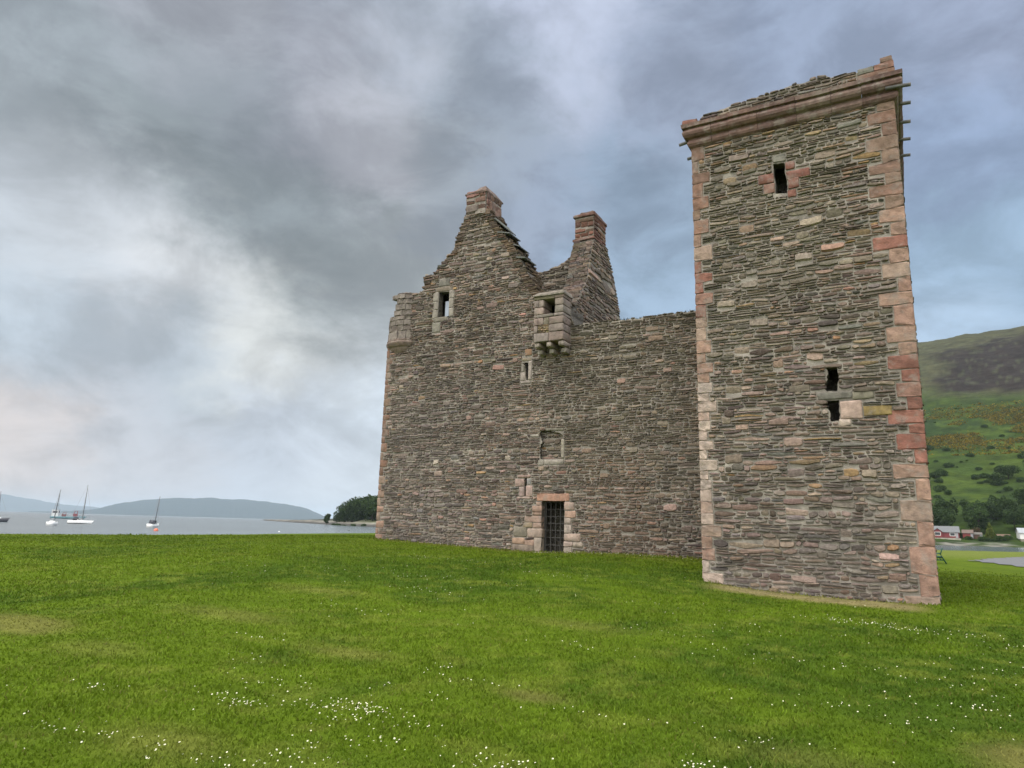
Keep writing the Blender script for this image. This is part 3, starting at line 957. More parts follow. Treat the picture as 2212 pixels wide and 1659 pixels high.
# doorway
for a0, b0, a1, b1, c_ in ((655, 888, 1028, 978, (.40, .235, .175)), (648, 990, 712, 1030, (.36, .25, .2)), (600, 1034, 714, 1108, (.37, .25, .2)), (604, 1112, 712, 1147, (.35, .24, .19)), (515, 1152, 714, 1228, (.40, .28, .23)),
                           (612, 1234, 714, 1292, (.38, .27, .22)), (495, 1232, 606, 1290, (.30, .235, .165)), (550, 1300, 722, 1400, (.40, .31, .26)), (385, 1280, 545, 1398, (.22, .195, .155)), (634, 1406, 716, 1565, (.34, .28, .235)), (520, 1430, 628, 1494, (.36, .25, .2)),
                           (370, 1414, 516, 1486, (.37, .25, .185)), (370, 1492, 628, 1570, (.25, .20, .165)), (972, 990, 1086, 1078, (.42, .31, .26)), (980, 1090, 1102, 1166, (.40, .27, .21)), (974, 1172, 1050, 1240, (.38, .31, .27)), (974, 1245, 1052, 1340, (.42, .35, .31)),
                           (974, 1346, 1152, 1430, (.42, .32, .27)), (970, 1436, 1072, 1490, (.41, .32, .28)), (1076, 1440, 1182, 1496, (.36, .30, .25)), (970, 1500, 1062, 1565, (.33, .28, .24))):
    x0, z1 = dz(a0, b0); x1, z0 = dz(a1, b1)
    dress(DD, 23.4, x0, x1, z0, z1, c_, r=.02)
# blocked window above the door
dress(DN, 23.4, -11.05, -10.93, 4.08, 4.80, (.30, .27, .22)); dress(DN, 23.4, -11.75, -10.95, 3.88, 4.04, (.31, .28, .24)); dress(DN, 23.4, -12.0, -11.78, 3.85, 4.05, (.28, .255, .22))
dress(DN, 23.4, -11.7, -10.95, 5.14, 5.24, (.24, .22, .18)); dress(DN, 23.4, -12.35, -11.98, 4.92, 5.02, (.33, .30, .26))
NCH = frame((0, 23.56, 0), (1, 0, 0), (0, -1, 0))
plate(g, NCH, hole_niche, thick=.05, back=False)
masonry(g, NCH, hole_niche, rng, col_main, [], hmean=.09, lmean=.3)
# corner stones at the far left
GQ = G()
z = .72; i = 0
while z < 9.15:
    h = rng.uniform(.24, .40); z1 = min(z + h, 9.2)
    w = (.16 if i % 2 else .34) * rng.uniform(.8, 1.2)
    P = BROWN if z > 3.2 else PINK
    block(GQ, -19.67, -19.65 + w, 23.4 - .02, 23.4 + (.5 if i % 2 else .3), z + .006, z1 - .006, np.array(P[rng.randint(4)]) * .95, rng, .025, .009)
    ex.append((-19.8, z, -19.65 + w + .008, z1)); z = z1; i += 1
BOXR = (-11.97, 8.44, -10.72, 10.47)
exo = [(-17.0, 10.25, -16.43, 11.4), (-12.68, 7.18, -12.52, 7.9), (-12.58, 2.69, -12.47, 3.38), (-11.82, .3, -10.89, 2.52), (-11.94, 4.06, -10.98, 5.1), BOXR,
       (-19.8, 9.1, -18.5, 11.6)]
masonry(g, MAIN, [(a, b - .0) for a, b in prg], rng, col_main, ex + exo, hmean=.080, lmean=.28, big=200, gap=.016)
masonry(g, MEND, [(0, .3), (8.1, .3), (8.1, 9.2), (0, 9.2)], rng, col_main, [(7.5, 0, 8.3, 9.3)], hmean=.11, lmean=.4)
# other walls of the block
plate(g, MEND, [(0, 0), (8.05, 0), (8.05, 9.3), (0, 9.6)], thick=1.1)
g.box(-19.5, T0 - .1, 30.3, 31.5, 0, 8.6, slot=2)
g.box(-4.6, -3.6, 23.5, 31.5, 0, 8.8, slot=2)
main = part(g, 'main_block', SM, label='broad rubble front with a ragged left gable and a low mossy wall head on the right')
part(GQ, 'corner_stones', M_sand, main, True, 'worn brown-pink corner stones at the far left')
part(DW, 'window_surround', M_sand, main, True, 'pale grey frame of the gable window')
part(DSL, 'window_surround', M_sand, main, True, 'pale frame of the narrow slit')
part(DC, 'window_surround', M_sand, main, True, 'pink stones of the small T-shaped slit')
part(DD, 'door_surround', M_sand, main, True, 'pink sandstone lintel and jambs of the doorway')
for q, pn in STRAY: part(q, 'dressed_stone', M_sand, tower if pn == 'tower' else main, True)
part(DN, 'blocked_window', M_sand, main, True, 'grey sill and right jamb of a walled-up window')
# rounded corner turret: roll moulding and drum
g = G()
cx0, cy0, rr = -19.0, 24.13, .95
prof_r = [(-.55, 8.62), (-.24, 8.84), (-.12, 8.98), (-.06, 9.10), (-.05, 9.14), (.0, 9.16), (.03, 9.2), (.07, 9.28), (.085, 9.33), (.07, 9.38), (.03, 9.41), (.05, 9.43), (.05, 9.47), (-.06, 9.48)]
angs = np.linspace(math.pi * .9, math.pi * 1.76, 26)
rows = []
for a in angs:
    for o_, z_ in prof_r:
        q_ = rr + o_ + .01 + rng.uniform(-.008, .008)
        rows.append((cx0 + q_ * math.cos(a), cy0 + q_ * math.sin(a), z_))
k = len(prof_r)
g.add(rows, [(r * k + j, (r + 1) * k + j, (r + 1) * k + j + 1, r * k + j + 1) for r in range(len(angs) - 1) for j in range(k - 1)], (.20, .15, .125))
part(g, 'string_course', M_sand, main, True, 'curved brown moulding under the corner turret')
g = G()
rows_z = [9.48, 9.86, 10.1, 10.34, 10.55, 10.8, 11.08, 11.32, 11.52, 11.6]
for i in range(len(rows_z) - 1):
    z0, z1 = rows_z[i], rows_z[i + 1]
    # the drum has lost its outer stones towards the top
    a = [.90, .95, 1.1, 1.25, 1.42, 1.45, 1.47, 1.36, 1.47][i] * math.pi
    aend = (1.76 + rng.uniform(-.05, .05)) * math.pi
    bg_ = .03 if i != 7 else .07
    while a < aend - .02:
        da = min(rng.uniform(.25, .5) / rr, aend - a)
        if aend - a - da < .12: da = aend - a
        P0 = np.array([(.21, .18, .16), (.19, .163, .142), (.17, .14, .123), (.235, .20, .178)][rng.randint(4)])
        aa = np.linspace(a + .006, a + da - .006, 4)
        ro = rr + rng.uniform(0, .03) + (bg_ - .03)
        V = []
        for t in aa:
            for r_i, zz in ((rr - .35, z0 + .006), (ro - .012, z0 + .006), (ro, z0 + .03), (ro, z1 - .03), (ro - .012, z1 - .006), (rr - .35, z1 - .006)):
                rj = r_i + rng.uniform(-.02, .02)
                V.append((cx0 + rj * math.cos(t), cy0 + rj * math.sin(t), zz + rng.uniform(-.016, .016)))
        Fq = [(r * 6 + j, (r + 1) * 6 + j, (r + 1) * 6 + (j + 1) % 6, r * 6 + (j + 1) % 6) for r in range(3) for j in range(6)]
        Fq += [(0, 1, 2, 3, 4, 5)[::-1], (18, 19, 20, 21, 22, 23)]
        g.add(V, Fq, P0 * rng.uniform(.85, 1.15))
        a += da
part(g, 'corner_turret', M_sand, main, False, 'broken rounded turret of pale grey stone at the left corner')
# iron gate
g = G()
for x in np.linspace(-11.74, -10.96, 5):
    g.tube([(x, 23.62, .62), (x, 23.62, 2.50)], .014, 6)
for z in (.70, .93, 1.2, 1.46, 1.71, 1.96, 2.22, 2.47):
    g.tube([(-11.82, 23.645, z), (-10.88, 23.645, z)], .013, 6)
for x in (-11.79, -10.92): g.box(x - .018, x + .018, 23.60, 23.66, .62, 2.5)
part(g, 'iron_gate', M_iron, main, False, 'black iron grille closing the doorway')
g = G(); block(g, -12.0, -10.85, 23.05, 23.6, .5, .665, (.25, .225, .19), rng, .03, .012)
part(g, 'door_step', M_sand, main, True, 'worn pale stone step')

# chimney on the front gable
CH = frame((0, 23.4, 0), (1, 0, 0), (0, -1, 0))
g = G()
cp = [(-15.78, 14.55), (-13.9, 14.55), (-13.92, 14.85), (-14.02, 15.2), (-14.12, 15.55), (-15.75, 15.55)]
for fr_, pl in ((frame((0, 23.36, 0), (1, 0, 0), (0, -1, 0)), [(-15.74, 14.6), (-14.76, 14.6), (-14.76, 15.62), (-15.74, 15.62)]),
                (frame((-14.74, 23.36, 0), (0, 1, 0), (1, 0, 0)), [(.03, 14.5), (1.27, 14.5), (1.27, 15.62), (.03, 15.62)]),
                (frame((-15.74, 24.66, 0), (0, -1, 0), (-1, 0, 0)), [(.03, 14.5), (1.27, 14.5), (1.27, 15.62), (.03, 15.62)])):
    plate(g, fr_, pl, thick=.3)
    masonry(g, fr_, pl, rng, col_red, [], hmean=.22, lmean=.42, wave=.15, gap=.016, dep=(.02, .05), split=.1, pt=(.85, 1))
g.box(-15.7, -14.78, 24.4, 24.68, 14.5, 15.62, slot=2)
block(g, -15.25, -14.74, 23.30, 23.7, 14.62, 14.86, (.30, .265, .23), rng, .04, .015, 3)
block(g, -14.86, -14.62, 23.55, 24.5, 14.65, 15.3, (.22, .14, .11), rng, .04, .02, 3)
chim = part(g, 'chimney', SM + [M_sand], None, False, 'red sandstone chimney on the front gable')
g = G()
for x0, x1, za, zb_, c_ in ((-15.8, -15.3, 15.62, 15.84, (.125, .09, .078)), (-15.27, -14.70, 15.62, 15.98, (.135, .097, .08))):
    xm0, xm1 = (x0 + .16, x1) if x0 < -15.5 else (x0 + .08, x1 - .2)
    V = [(x0, 23.3, za), (x1, 23.3, za), (x1, 24.72, za), (x0, 24.72, za), (x0, 23.3, za + .06), (x1, 23.3, za + .06), (x1, 24.72, za + .06), (x0, 24.72, za + .06),
         (xm0, 23.55, zb_), (xm1, 23.55, zb_ + .02), (xm1, 24.4, zb_), (xm0, 24.4, zb_)]
    V = np.array(V) + rng.uniform(-.015, .015, (12, 3))
    g.add(V, [(0, 3, 2, 1), (0, 1, 5, 4), (1, 2, 6, 5), (2, 3, 7, 6), (3, 0, 4, 7), (4, 5, 9, 8), (5, 6, 10, 9), (6, 7, 11, 10), (7, 4, 8, 11), (8, 9, 10, 11)], c_)
part(g, 'chimney_cap', M_sand, chim, False)
# slates left sticking out on the right slope of the gable
for x, z, L, a, d in ((-14.0, 14.02, .7, -46, .06), (-13.8, 13.55, .6, -14, .07), (-13.95, 13.3, .4, -8, .05), (-13.3, 12.95, .5, -26, .06), (-12.95, 12.3, .42, -10, .08)):
    ca, sa = math.cos(R(a)), math.sin(R(a))
    V = []; g = G()
    for y in (23.28 + rng.uniform(0, .1), 24.3):
        for u, w in ((-L / 2, -d / 2), (L / 2, -d * .3), (L / 2 * .96, d * .3), (-L / 2, d / 2)):
            V.append((x + u * ca - w * sa, y + rng.uniform(-.03, .03), z + u * sa + w * ca))
    g.add(V, [(0, 1, 2, 3), (4, 7, 6, 5), (0, 4, 5, 1), (1, 5, 6, 2), (2, 6, 7, 3), (3, 7, 4, 0)], (.12, .125, .115))
    part(g, 'roof_slate', M_stone, main, False)

# loose stones stepping up the broken slopes of the front gable
def rake(g_, pts, y0, y1, inner, cols, dz=.085):
    zs_ = np.arange(pts[0][1], pts[-1][1], dz)
    for z_ in zs_:
        h_ = dz * rng.uniform(.75, 1.25)
        xe = np.interp(z_ + h_ / 2, [q[1] for q in pts], [q[0] for q in pts])
        y_ = y0 - rng.uniform(0, .05)
        while y_ < y1 - .1:
            d_ = min(rng.uniform(.18, .5), y1 - y_)
            o_ = rng.uniform(-.05, .10)
            a_, b_ = (xe - .35, xe + o_) if inner > 0 else (xe - o_, xe + .35)
            block(g_, a_, b_, y_, y_ + d_ - .015, z_ + .003, z_ + h_ - .004, pal(rng, 1, GREYS, [1] * 7)[0] * cols, rng, .02, .012, 0)
            y_ += d_


g = G()
rake(g, [(-10.80, 9.2), (-10.8, 10.2), (-11.95, 10.45), (-12.4, 11.1), (-12.9, 12.1), (-13.1, 12.5), (-13.32, 12.9), (-13.6, 13.2), (-13.88, 13.6), (-14.2, 14.1), (-14.55, 14.65), (-14.6, 14.75)], 23.37, 24.6, 1, np.array([.62, .6, .52]))
part(g, 'broken_slope', M_stone, main, False, 'loose stones stepping down the right gable slope')
g = G()
rake(g, [(-17.8, 11.7), (-17.79, 12.3), (-17.15, 12.36), (-16.93, 12.74), (-16.70, 12.95), (-16.37, 13.15), (-16.18, 13.6), (-16.1, 14.0), (-15.87, 14.4), (-15.84, 14.55)], 23.37, 24.6, -1, np.array([.72, .7, .64]))
part(g, 'broken_slope', M_stone, main, False, 'loose stones stepping up the left gable slope')

# rear gable (faces right) with the stub of wall in front of it
g = G()
RG = frame((-10.8, 23.4, 0), (0, 1, 0), (1, 0, 0))       # u = Y - 23.4
pg = rag([(.1, 8.2), (6.6, 8.2), (6.1, 9.6), (5.56, 10.93), (4.85, 12.6), (4.3, 13.25), (3.95, 13.75), (2.5, 13.75), (2.3, 13.4), (2.0, 12.6), (1.7, 11.6), (1.15, 10.9), (.5, 9.9), (.1, 9.3)], rng, .13, .05, 9)
plate(g, RG, pg, thick=.9)
masonry(g, RG, pg, rng, lambda u, z, r: col_gable(u, z, r) * 1.3, [], hmean=.12, lmean=.34, gap=.018, dep=(.02, .07))
RF = frame((0, 26.0, 0), (1, 0, 0), (0, -1, 0))
pf = rag([(-15.0, 8.2), (-10.85, 8.2), (-10.85, 13.75), (-11.72, 13.8), (-11.76, 13.45), (-11.95, 13.12), (-12.47, 12.85), (-13.13, 12.66), (-13.68, 12.6), (-14.4, 12.75), (-15.0, 12.8)], rng, .13, .04, 9)
plate(g, RF, pf, thick=.8)
masonry(g, RF, pf, rng, lambda u, z, r: mixc(col_gable(u, z, r), (.085, .075, .055), np.full(len(u), .45)), [], hmean=.095, lmean=.32, gap=.012)
# raking front edge of the gable wall
zz = np.linspace(9.3, 13.7, 40)
pu = [q for q in ((9.3, .1), (9.9, .5), (10.9, 1.15), (11.6, 1.7), (12.6, 2.0), (13.4, 2.3), (13.75, 2.5))]
for z0, z1 in zip(zz[:-1], zz[1:]):
    yf = 23.4 + np.interp((z0 + z1) / 2, [q[0] for q in pu], [q[1] for q in pu])
    x = -11.72
    while x < -10.82:
        L = min(rng.uniform(.2, .5), -10.8 - x)
        block(g, x, x + L - .012, yf - rng.uniform(0, .08), yf + .4, z0 + .004, z1 - .006, pal(rng, 1, GREYS, [1] * 7)[0] * .85, rng, .02, .012, 0)
        x += L
rg = part(g, 'rear_gable', SM, None, False, 'dark steep gable rising behind the low wall head')
g = G()
for fr_, pl in ((frame((0, 25.88, 0), (1, 0, 0), (0, -1, 0)), [(-11.7, 13.7), (-10.82, 13.7), (-10.82, 14.78), (-11.7, 14.78)]),
                (frame((-10.82, 25.88, 0), (0, 1, 0), (1, 0, 0)), [(.03, 13.7), (1.33, 13.7), (1.33, 14.78), (.03, 14.78)])):
    plate(g, fr_, pl, thick=.3)
    masonry(g, fr_, pl, rng, lambda u, z, r: col_red(u, z, r) * np.array([1.05, .92, .86]), [], hmean=.20, lmean=.5, wave=.1, gap=.014, dep=(.02, .045), split=.08, pt=(.85, 1))
g.box(-11.7, -11.5, 26.0, 27.2, 13.7, 14.78, slot=2); g.box(-11.5, -10.9, 27.0, 27.22, 13.7, 14.78, slot=2)
block(g, -11.78, -10.76, 25.78, 27.3, 13.70, 13.80, (.19, .10, .08), rng, .02, .01, 3)
chim2 = part(g, 'chimney', SM + [M_sand], None, False, 'narrow red sandstone chimney on the rear gable')
g = G()
block(g, -11.76, -10.76, 25.80, 27.3, 14.79, 14.92, (.18, .10, .08), rng, .02, .012)
block(g, -11.5, -10.85, 25.95, 27.0, 14.93, 15.06, (.18, .125, .105), rng, .04, .02)
part(g, 'chimney_cap', M_sand, chim2, True)

# projecting stone box on corbels
g = G()
ASH = [(.28, .232, .206), (.30, .246, .212), (.255, .217, .195), (.29, .225, .195), (.245, .217, .187)]
rowsb = [(8.45, 8.80, [-11.96, -11.33, -10.72]), (8.81, 9.10, [-11.96, -11.80, -11.32, -10.72]), (9.11, 9.40, [-11.96, -11.78, -11.55, -11.32, -10.72]), (9.41, 9.53, [-11.96, -11.84, -11.12, -10.72])]
for z0, z1, xs_ in rowsb:
    for j, (a, b) in enumerate(zip(xs_[:-1], xs_[1:])):
        c_ = ASH[rng.randint(5)]
        if z0 == 9.11 and j == 2: c_ = (.19, .165, .12)
        if z0 == 8.81 and j == 1:
            frb = frame((0, 22.74, 0), (1, 0, 0), (0, -1, 0))
            masonry(g, frb, [(a + .01, z0), (b - .01, z0), (b - .01, z1), (a + .01, z1)], rng, lambda u, z, r: pal(r, len(u), [(.27, .22, .14), (.31, .26, .18), (.22, .18, .12)], [1, 1, 1]), [], hmean=.07, lmean=.2)
            g.box(a, b, 22.75, 23.5, z0, z1, (.3, .26, .2), 1)
            continue
        block(g, a + .004, b - .004, 22.70 + rng.uniform(-.008, .008), 23.5, z0 + .003, z1 - .003, c_, rng, .02, .006, 3)
for z0, z1 in ((9.54, 9.82), (9.83, 10.11)):
    for a, b in ((-11.96, -11.55), (-11.08, -10.72)):
        if a < -11.5 and z0 > 9.8:
            block(g, a + .004, -11.76, 22.70, 23.5, z0 + .003, z1 - .003, ASH[0], rng, .02, .006, 3); block(g, -11.75, b - .004, 22.7, 23.5, z0 + .003, z1 - .003, ASH[1], rng, .02, .006, 3)
        else:
            block(g, a + .004, b - .004, 22.70, 23.5, z0 + .003, z1 - .003, ASH[rng.randint(5)], rng, .025, .006, 3)
block(g, -11.97, -11.1, 22.695, 23.5, 10.12, 10.24, (.22, .195, .135), rng, .02, .008, 3); block(g, -11.1, -10.71, 22.695, 23.5, 10.12, 10.24, ASH[3], rng, .02, .006, 3)
sbox = part(g, 'projecting_stone_box', SM + [M_sand], main, True, 'pale pink ashlar box with one square opening, jutting out on corbels')
g = G()
block(g, -12.0, -10.66, 22.62, 23.5, 10.245, 10.33, (.35, .31, .27), rng, .03, .008)
block(g, -11.96, -10.72, 22.70, 23.5, 10.335, 10.41, (.33, .29, .25), rng, .03, .01)
block(g, -11.9, -10.8, 22.84, 23.5, 10.415, 10.48, (.31, .28, .24), rng, .03, .012)
part(g, 'box_roof', M_sand, main, True, 'stepped stone roof of the projecting box')
for x in (-11.83, -11.33, -10.83):
    g = G()
    block(g, x - .11, x + .11, 22.74, 23.5, 8.24, 8.44, (.33, .285, .245), rng, .05, .008)
    block(g, x - .11, x + .11, 22.98, 23.5, 8.03, 8.23, (.33, .30, .26), rng, .07, .008)
    part(g, 'corbel', M_sand, main, True)
# turf on the low wall head
g = G()
n = 2600
u = rng.uniform(-10.5, -4.6, n); yv = rng.uniform(23.42, 24.5, n); h = rng.uniform(.02, .09, n) * (.5 + fbm(u * 2, yv * 2)); az = rng.uniform(0, 6.28, n)
b0 = np.stack([u, yv, np.full(n, 9.13)], -1); w_ = np.stack([np.cos(az), np.sin(az), 0 * az], -1) * .015
V = np.stack([b0 - w_, b0 + w_, b0 + np.stack([rng.uniform(-.05, .05, n), rng.uniform(-.05, .05, n), h + .03], -1)], 1).reshape(-1, 3)
g.add(V, np.arange(3 * n).reshape(n, 3), np.repeat(pal(rng, n, [(.06, .06, .025), (.09, .075, .035), (.05, .065, .02)], [1, 1, 1]), 3, 0))
o = part(g, 'turf', M_leaf, main, False, 'dry turf on the low wall head'); o['kind'] = 'stuff'

# ------------------------------------------------------------------ grass blades and daisies
rg_ = np.random.RandomState(11)


def wedge(n, r0, r1, p=1.0):
    a = rg_.uniform(R(-80), R(36), n)
    r = (r0 ** (2 - p) + rg_.rand(n) * (r1 ** (2 - p) - r0 ** (2 - p))) ** (1 / (2 - p))
    x, y = r * np.sin(a), r * np.cos(a)
    k = ~(((x > T0 - .0) & (x < T1) & (y > 17.42)) | ((x > -19.7) & (x < .5) & (y > 23.42)))
    return x[k], y[k], r[k]


x1, y1, r1 = wedge(540000, 2.6, 48, 1.45)
c, dry = lawn_col(x1, y1)
keep = (rg_.rand(len(x1)) > np.clip(dry * .8, 0, .92)) & (rg_.rand(len(x1)) < sm(48, 22, r1)) & (x1 > -40)
x1, y1, r1, c, dry = x1[keep], y1[keep], r1[keep], c[keep], dry[keep]
n = len(x1)
zg = ground_z(x1, y1)
wallfoot = np.maximum(sm(22.6, 23.2, y1) * sm(24, 23.4, y1) * (y1 < 24), .8 * sm(17.0, 17.3, y1) * sm(17.6, 17.4, y1) * sm(-5, -4.5, x1) * sm(1, .5, x1))
hgt = (.018 + .026 * rg_.rand(n) ** 1.6) * (1 + 1.3 * wallfoot) * (.65 + .9 * fbm(x1 * .8 + 20, y1 * .8 + 3)) * (1 - .4 * dry) * (1 + .004 * r1)
wid = (.0022 + .00062 * r1) * rg_.uniform(.7, 1.3, n)
az = rg_.uniform(0, 2 * math.pi, n); lean = rg_.uniform(.1, 1.1, n) * hgt; la = rg_.uniform(0, 2 * math.pi, n)
P0 = np.stack([x1, y1, zg - .006], -1)
wv = np.stack([np.cos(az), np.sin(az), 0 * az], -1) * wid[:, None]
ld = np.stack([np.cos(la), np.sin(la), 0 * la], -1) * lean[:, None]
upv = np.stack([0 * hgt, 0 * hgt, hgt], -1)
V = np.stack([P0 - wv, P0 + wv, P0 + wv * .8 + ld * .3 + upv * .6, P0 - wv * .8 + ld * .3 + upv * .6, P0 + ld + upv], 1).reshape(-1, 3)
bc = c * rg_.uniform(1.05, 1.6, (n, 1))
ye = rg_.rand(n) < .05
bc[ye] = bc[ye] * .4 + np.array([.16, .15, .04]) * .6
b = (np.arange(n) * 5)[:, None]
g = G().add(V, [], np.repeat(bc, 5, 0))
g.F.append((b + np.array([[0, 1, 2, 3]]), 0)); g.F.append((b + np.array([[3, 2, 4]]), 0))
setp(g.build('grass', M_grass), 'short green grass blades covering the lawn', 'grass', kind='stuff')

DC_ = [(-4.2, 4.7, 95, .42, .14), (-4.05, 4.85, 40, .2, .08), (-5.2, 4.4, 22, .22, .06), (-5.0, 4.4, 22, .15, .08), (-2.4, 4.3, 45, .28, .09), (-2.2, 4.15, 25, .2, .06), (-1.1, 5.0, 30, .2, .08), (-1.0, 13.4, 70, .55, .16), (.1, 13.1, 55, .6, .2), (-1.3, 5.0, 16, .2, .08), (-6.5, 4.0, 12, .15, .05), (-5.3, 3.2, 26, .3, .1),
       (-4.2, 5.5, 14, .3, .1), (-5.2, 5.1, 10, .2, .1), (-4.6, 3.3, 20, .3, .1), (-3.8, 3.3, 26, .3, .08), (.4, 7.9, 22, .25, .1), (.75, 8.7, 12, .3, .2), (-.2, 7.2, 16, .35, .15), (-3.6, 8.5, 14, .4, .15), (-3.7, 3.6, 18, .2, .1), (-4.4, 6.4, 8, .2, .1), (-2.4, 5.8, 10, .3, .1), (-9.3, 22.3, 60, 1.2, .25), (-7.5, 22.2, 40, .8, .2),
       (-7.5, 15.3, 30, .9, .3), (-8.3, 11.2, 36, .7, .3), (-5.4, 4.9, 10, .15, .1), (-4.0, 6.2, 14, .3, .1), (-3.7, 3.9, 16, .3, .1), (-3.3, 4.2, 14, .2, .1), (.7, 10.3, 18, .4, .3), (-1.1, 5.8, 16, .3, .1), (-.4, 9.2, 18, .5, .2), (-.9, 7.3, 16, .5, .2), (-1.9, 9.1, 16, .5, .2), (-3.4, 10.1, 16, .6, .2), (-6.3, 5.6, 10, .2, .1), (-7.2, 6.5, 14, .3, .1),
       (-5.5, 13, 30, 1.2, .4), (-10.5, 13, 40, 1.5, .4), (-7.9, 8.9, 20, .7, .2), (-12, 17, 40, 2, .5), (-2, 11.5, 18, .8, .3), (.9, 12.2, 20, .6, .3), (1.5, 10, 16, .5, .4)]
fx, fy = [], []
for px, py, n_, sx, sy in DC_:
    fx.append(px + rg_.normal(0, sx, n_)); fy.append(py + rg_.normal(0, sy, n_))
x2, y2, r2_ = wedge(520, 2.8, 22, 1.0)
kk = fbm(x2 * .7 + 5, y2 * .7 + 9) > .5
fx.append(x2[kk]); fy.append(y2[kk])
fx = np.concatenate(fx); fy = np.concatenate(fy)
kk = ~(((fx > T0 - .05) & (fx < T1 + .05) & (fy > 17.3)) | (fy > 23.3))
fx, fy = fx[kk], fy[kk]
n = len(fx); fz = ground_z(fx, fy) + rg_.uniform(.035, .07, n)
rd = rg_.uniform(.004, .0075, n) * (1 + .02 * np.hypot(fx, fy))
tx, ty = rg_.normal(0, .35, n), rg_.normal(-.35, .35, n)
V = []; Cc = []
ring = np.linspace(0, 2 * math.pi, 9)[:-1]
for k in range(n):
    nrm = Vector((tx[k], ty[k], 1)).normalized(); e1 = nrm.orthogonal().normalized(); e2 = nrm.cross(e1)
    c0 = Vector((fx[k], fy[k], fz[k]))
    V.append([tuple(c0 + (e1 * math.cos(t) + e2 * math.sin(t)) * rd[k] * (1 if i % 2 else .82) + nrm * rd[k] * .15) for i, t in enumerate(ring)] +
             [tuple(c0 + (e1 * math.cos(t) + e2 * math.sin(t)) * rd[k] * .33 + nrm * rd[k] * .3) for t in ring])
V = np.array(V)
b = (np.arange(n) * 16)[:, None]
col = np.tile(np.concatenate([np.tile([.80, .80, .78], (8, 1)), np.tile([.75, .68, .35], (8, 1))]), (n, 1))
g = G().add(V.reshape(-1, 3), [], col)
for i in range(8):
    g.F.append((b + np.array([[i, (i + 1) % 8, 8 + (i + 1) % 8, 8 + i]]), 0))
g.F.append((b + np.arange(8, 16)[None, :], 0))
setp(g.build('daisies', M_petal), 'small white daisies scattered in drifts over the lawn', 'daisies', kind='stuff')

# ------------------------------------------------------------------ far shores and hills
def terrain(name, xs, ys, zf, cf, mt, label, cat, kind='structure'):
    X, Y = np.meshgrid(xs, ys)
    x, y = X.ravel(), Y.ravel()
    z = zf(x, y)
    i = np.arange(x.size).reshape(X.shape)
    q = np.stack([i[:-1, :-1], i[:-1, 1:], i[1:, 1:], i[1:, :-1]], -1).reshape(-1, 4)
    return setp(G().add(np.stack([x, y, z], -1), q, cf(x, y, z)).build(name, mt, smooth=True), label, cat, kind=kind)


def shore_y(x):
    return 322 + .35 * (x - 13) + 4 * (fbm(x * .06, x * 0 + 4) - .5)


def hill_z(x, y):
    d = y - shore_y(x)
    r = np.hypot(x, y)
    a = np.degrees(np.arctan2(x, y))
    el = np.interp(r, [300, 322, 340, 352, 372, 420, 470, 540, 620, 740, 860, 1000, 1130, 1300, 1800, 3200], [-.7, -.45, .0, .05, .35, 2.2, 3.6, 5.4, 7.0, 9.1, 10.9, 12.6, 13.45, 13.5, 11.5, 7.0])
    tilt = np.interp(a, [-60, -24, -12, 0, 1.5, 8, 20, 40], [-.1, -.1, .55, .95, 1.0, 1.03, 1.2, 1.25])
    z = EYE + r * np.tan(np.radians(el * np.where(r > 380, tilt, 1)))
    z = z + (fbm(x * .012, y * .012) - .5) * 14 * sm(420, 900, r) + (fbm(x * .05, y * .05) - .5) * 4 * sm(360, 600, r) + (fbm(x * .3, y * .3, 3) - .5) * .8 * sm(330, 360, r)
    bank = np.clip(d, -30, 0) * .09 + sm(0, 10, d) * 1.1 + .7 * (fbm(x * .4, y * .4, 3) - .5) * sm(-4, 2, d) * sm(16, 6, d) + SEA + .05
    t = sm(6, 24, d)
    return (bank * (1 - t) + np.maximum(z, .4) * t) * sm(-33, -25, a) - 8 * sm(-25, -31, a)


def hill_c(x, y, z):
    n1 = fbm(x * .012 + 4, y * .012 + 4, 5); n2 = fbm(x * .06, y * .06, 4); n3 = fbm(x * .25, y * .25, 3)
    r = np.hypot(x, y); el = np.degrees(np.arctan2(z - EYE, r)); a = np.degrees(np.arctan2(x, y))
    c = np.tile([.036, .060, .012], (len(x), 1))
    c = mixc(c, (.054, .082, .014), sm(.45, .6, n2)); c = mixc(c, (.022, .040, .012), sm(.47, .62, n3 * .5 + n1 * .5) * .9)
    c = mixc(c, (.060, .060, .030), sm(8.9, 10.6, el + 2 * (n1 - .5)))          # rough upper grass
    up_ = sm(9.6, 10.2, el + 1.2 * (n2 - .5)) * sm(.6, 3.0, a + 9 * (n1 - .5) - .45 * (el - 10)) * sm(13.6, 12.9, el + 1.5 * (n2 - .5) - .12 * (a - 6))
    c = mixc(c, (.026, .020, .018), up_ * .97)                                    # burnt dark heather
    c = mixc(c, (.075, .085, .045), sm(.6, .7, n3) * sm(9, 10, el) * .5)
    d = y - shore_y(x)
    c = mixc(c, (.25, .235, .205), sm(14, 7, d) * sm(-.8, .6, d) * sm(.44, .60, n3 * .6 + fbm(x * .09, y * .5, 3) * .4) * .85)
    c = mixc(c, (.07, .066, .055), sm(1.2, -1.5, d))
    return c


terrain('hillside', np.concatenate([np.arange(-900, -60, 30.), np.arange(-60, 130, 2.5), np.arange(130, 300, 8.), np.arange(300, 1600, 40.)]),
        np.concatenate([np.arange(290, 372, 1.6), np.arange(372, 620, 5.), np.arange(620, 1300, 11.), np.arange(1300, 3200, 120.)]),
        hill_z, hill_c, M_hill, 'steep green hillside with dark heather above the far bank', 'hillside')

# headland on the left: a low rocky spit and a wooded knoll
HP = np.array([(-200, 268), (-257, 305), (-316, 335), (-457, 440), (-700, 625), (-946, 828)], float)


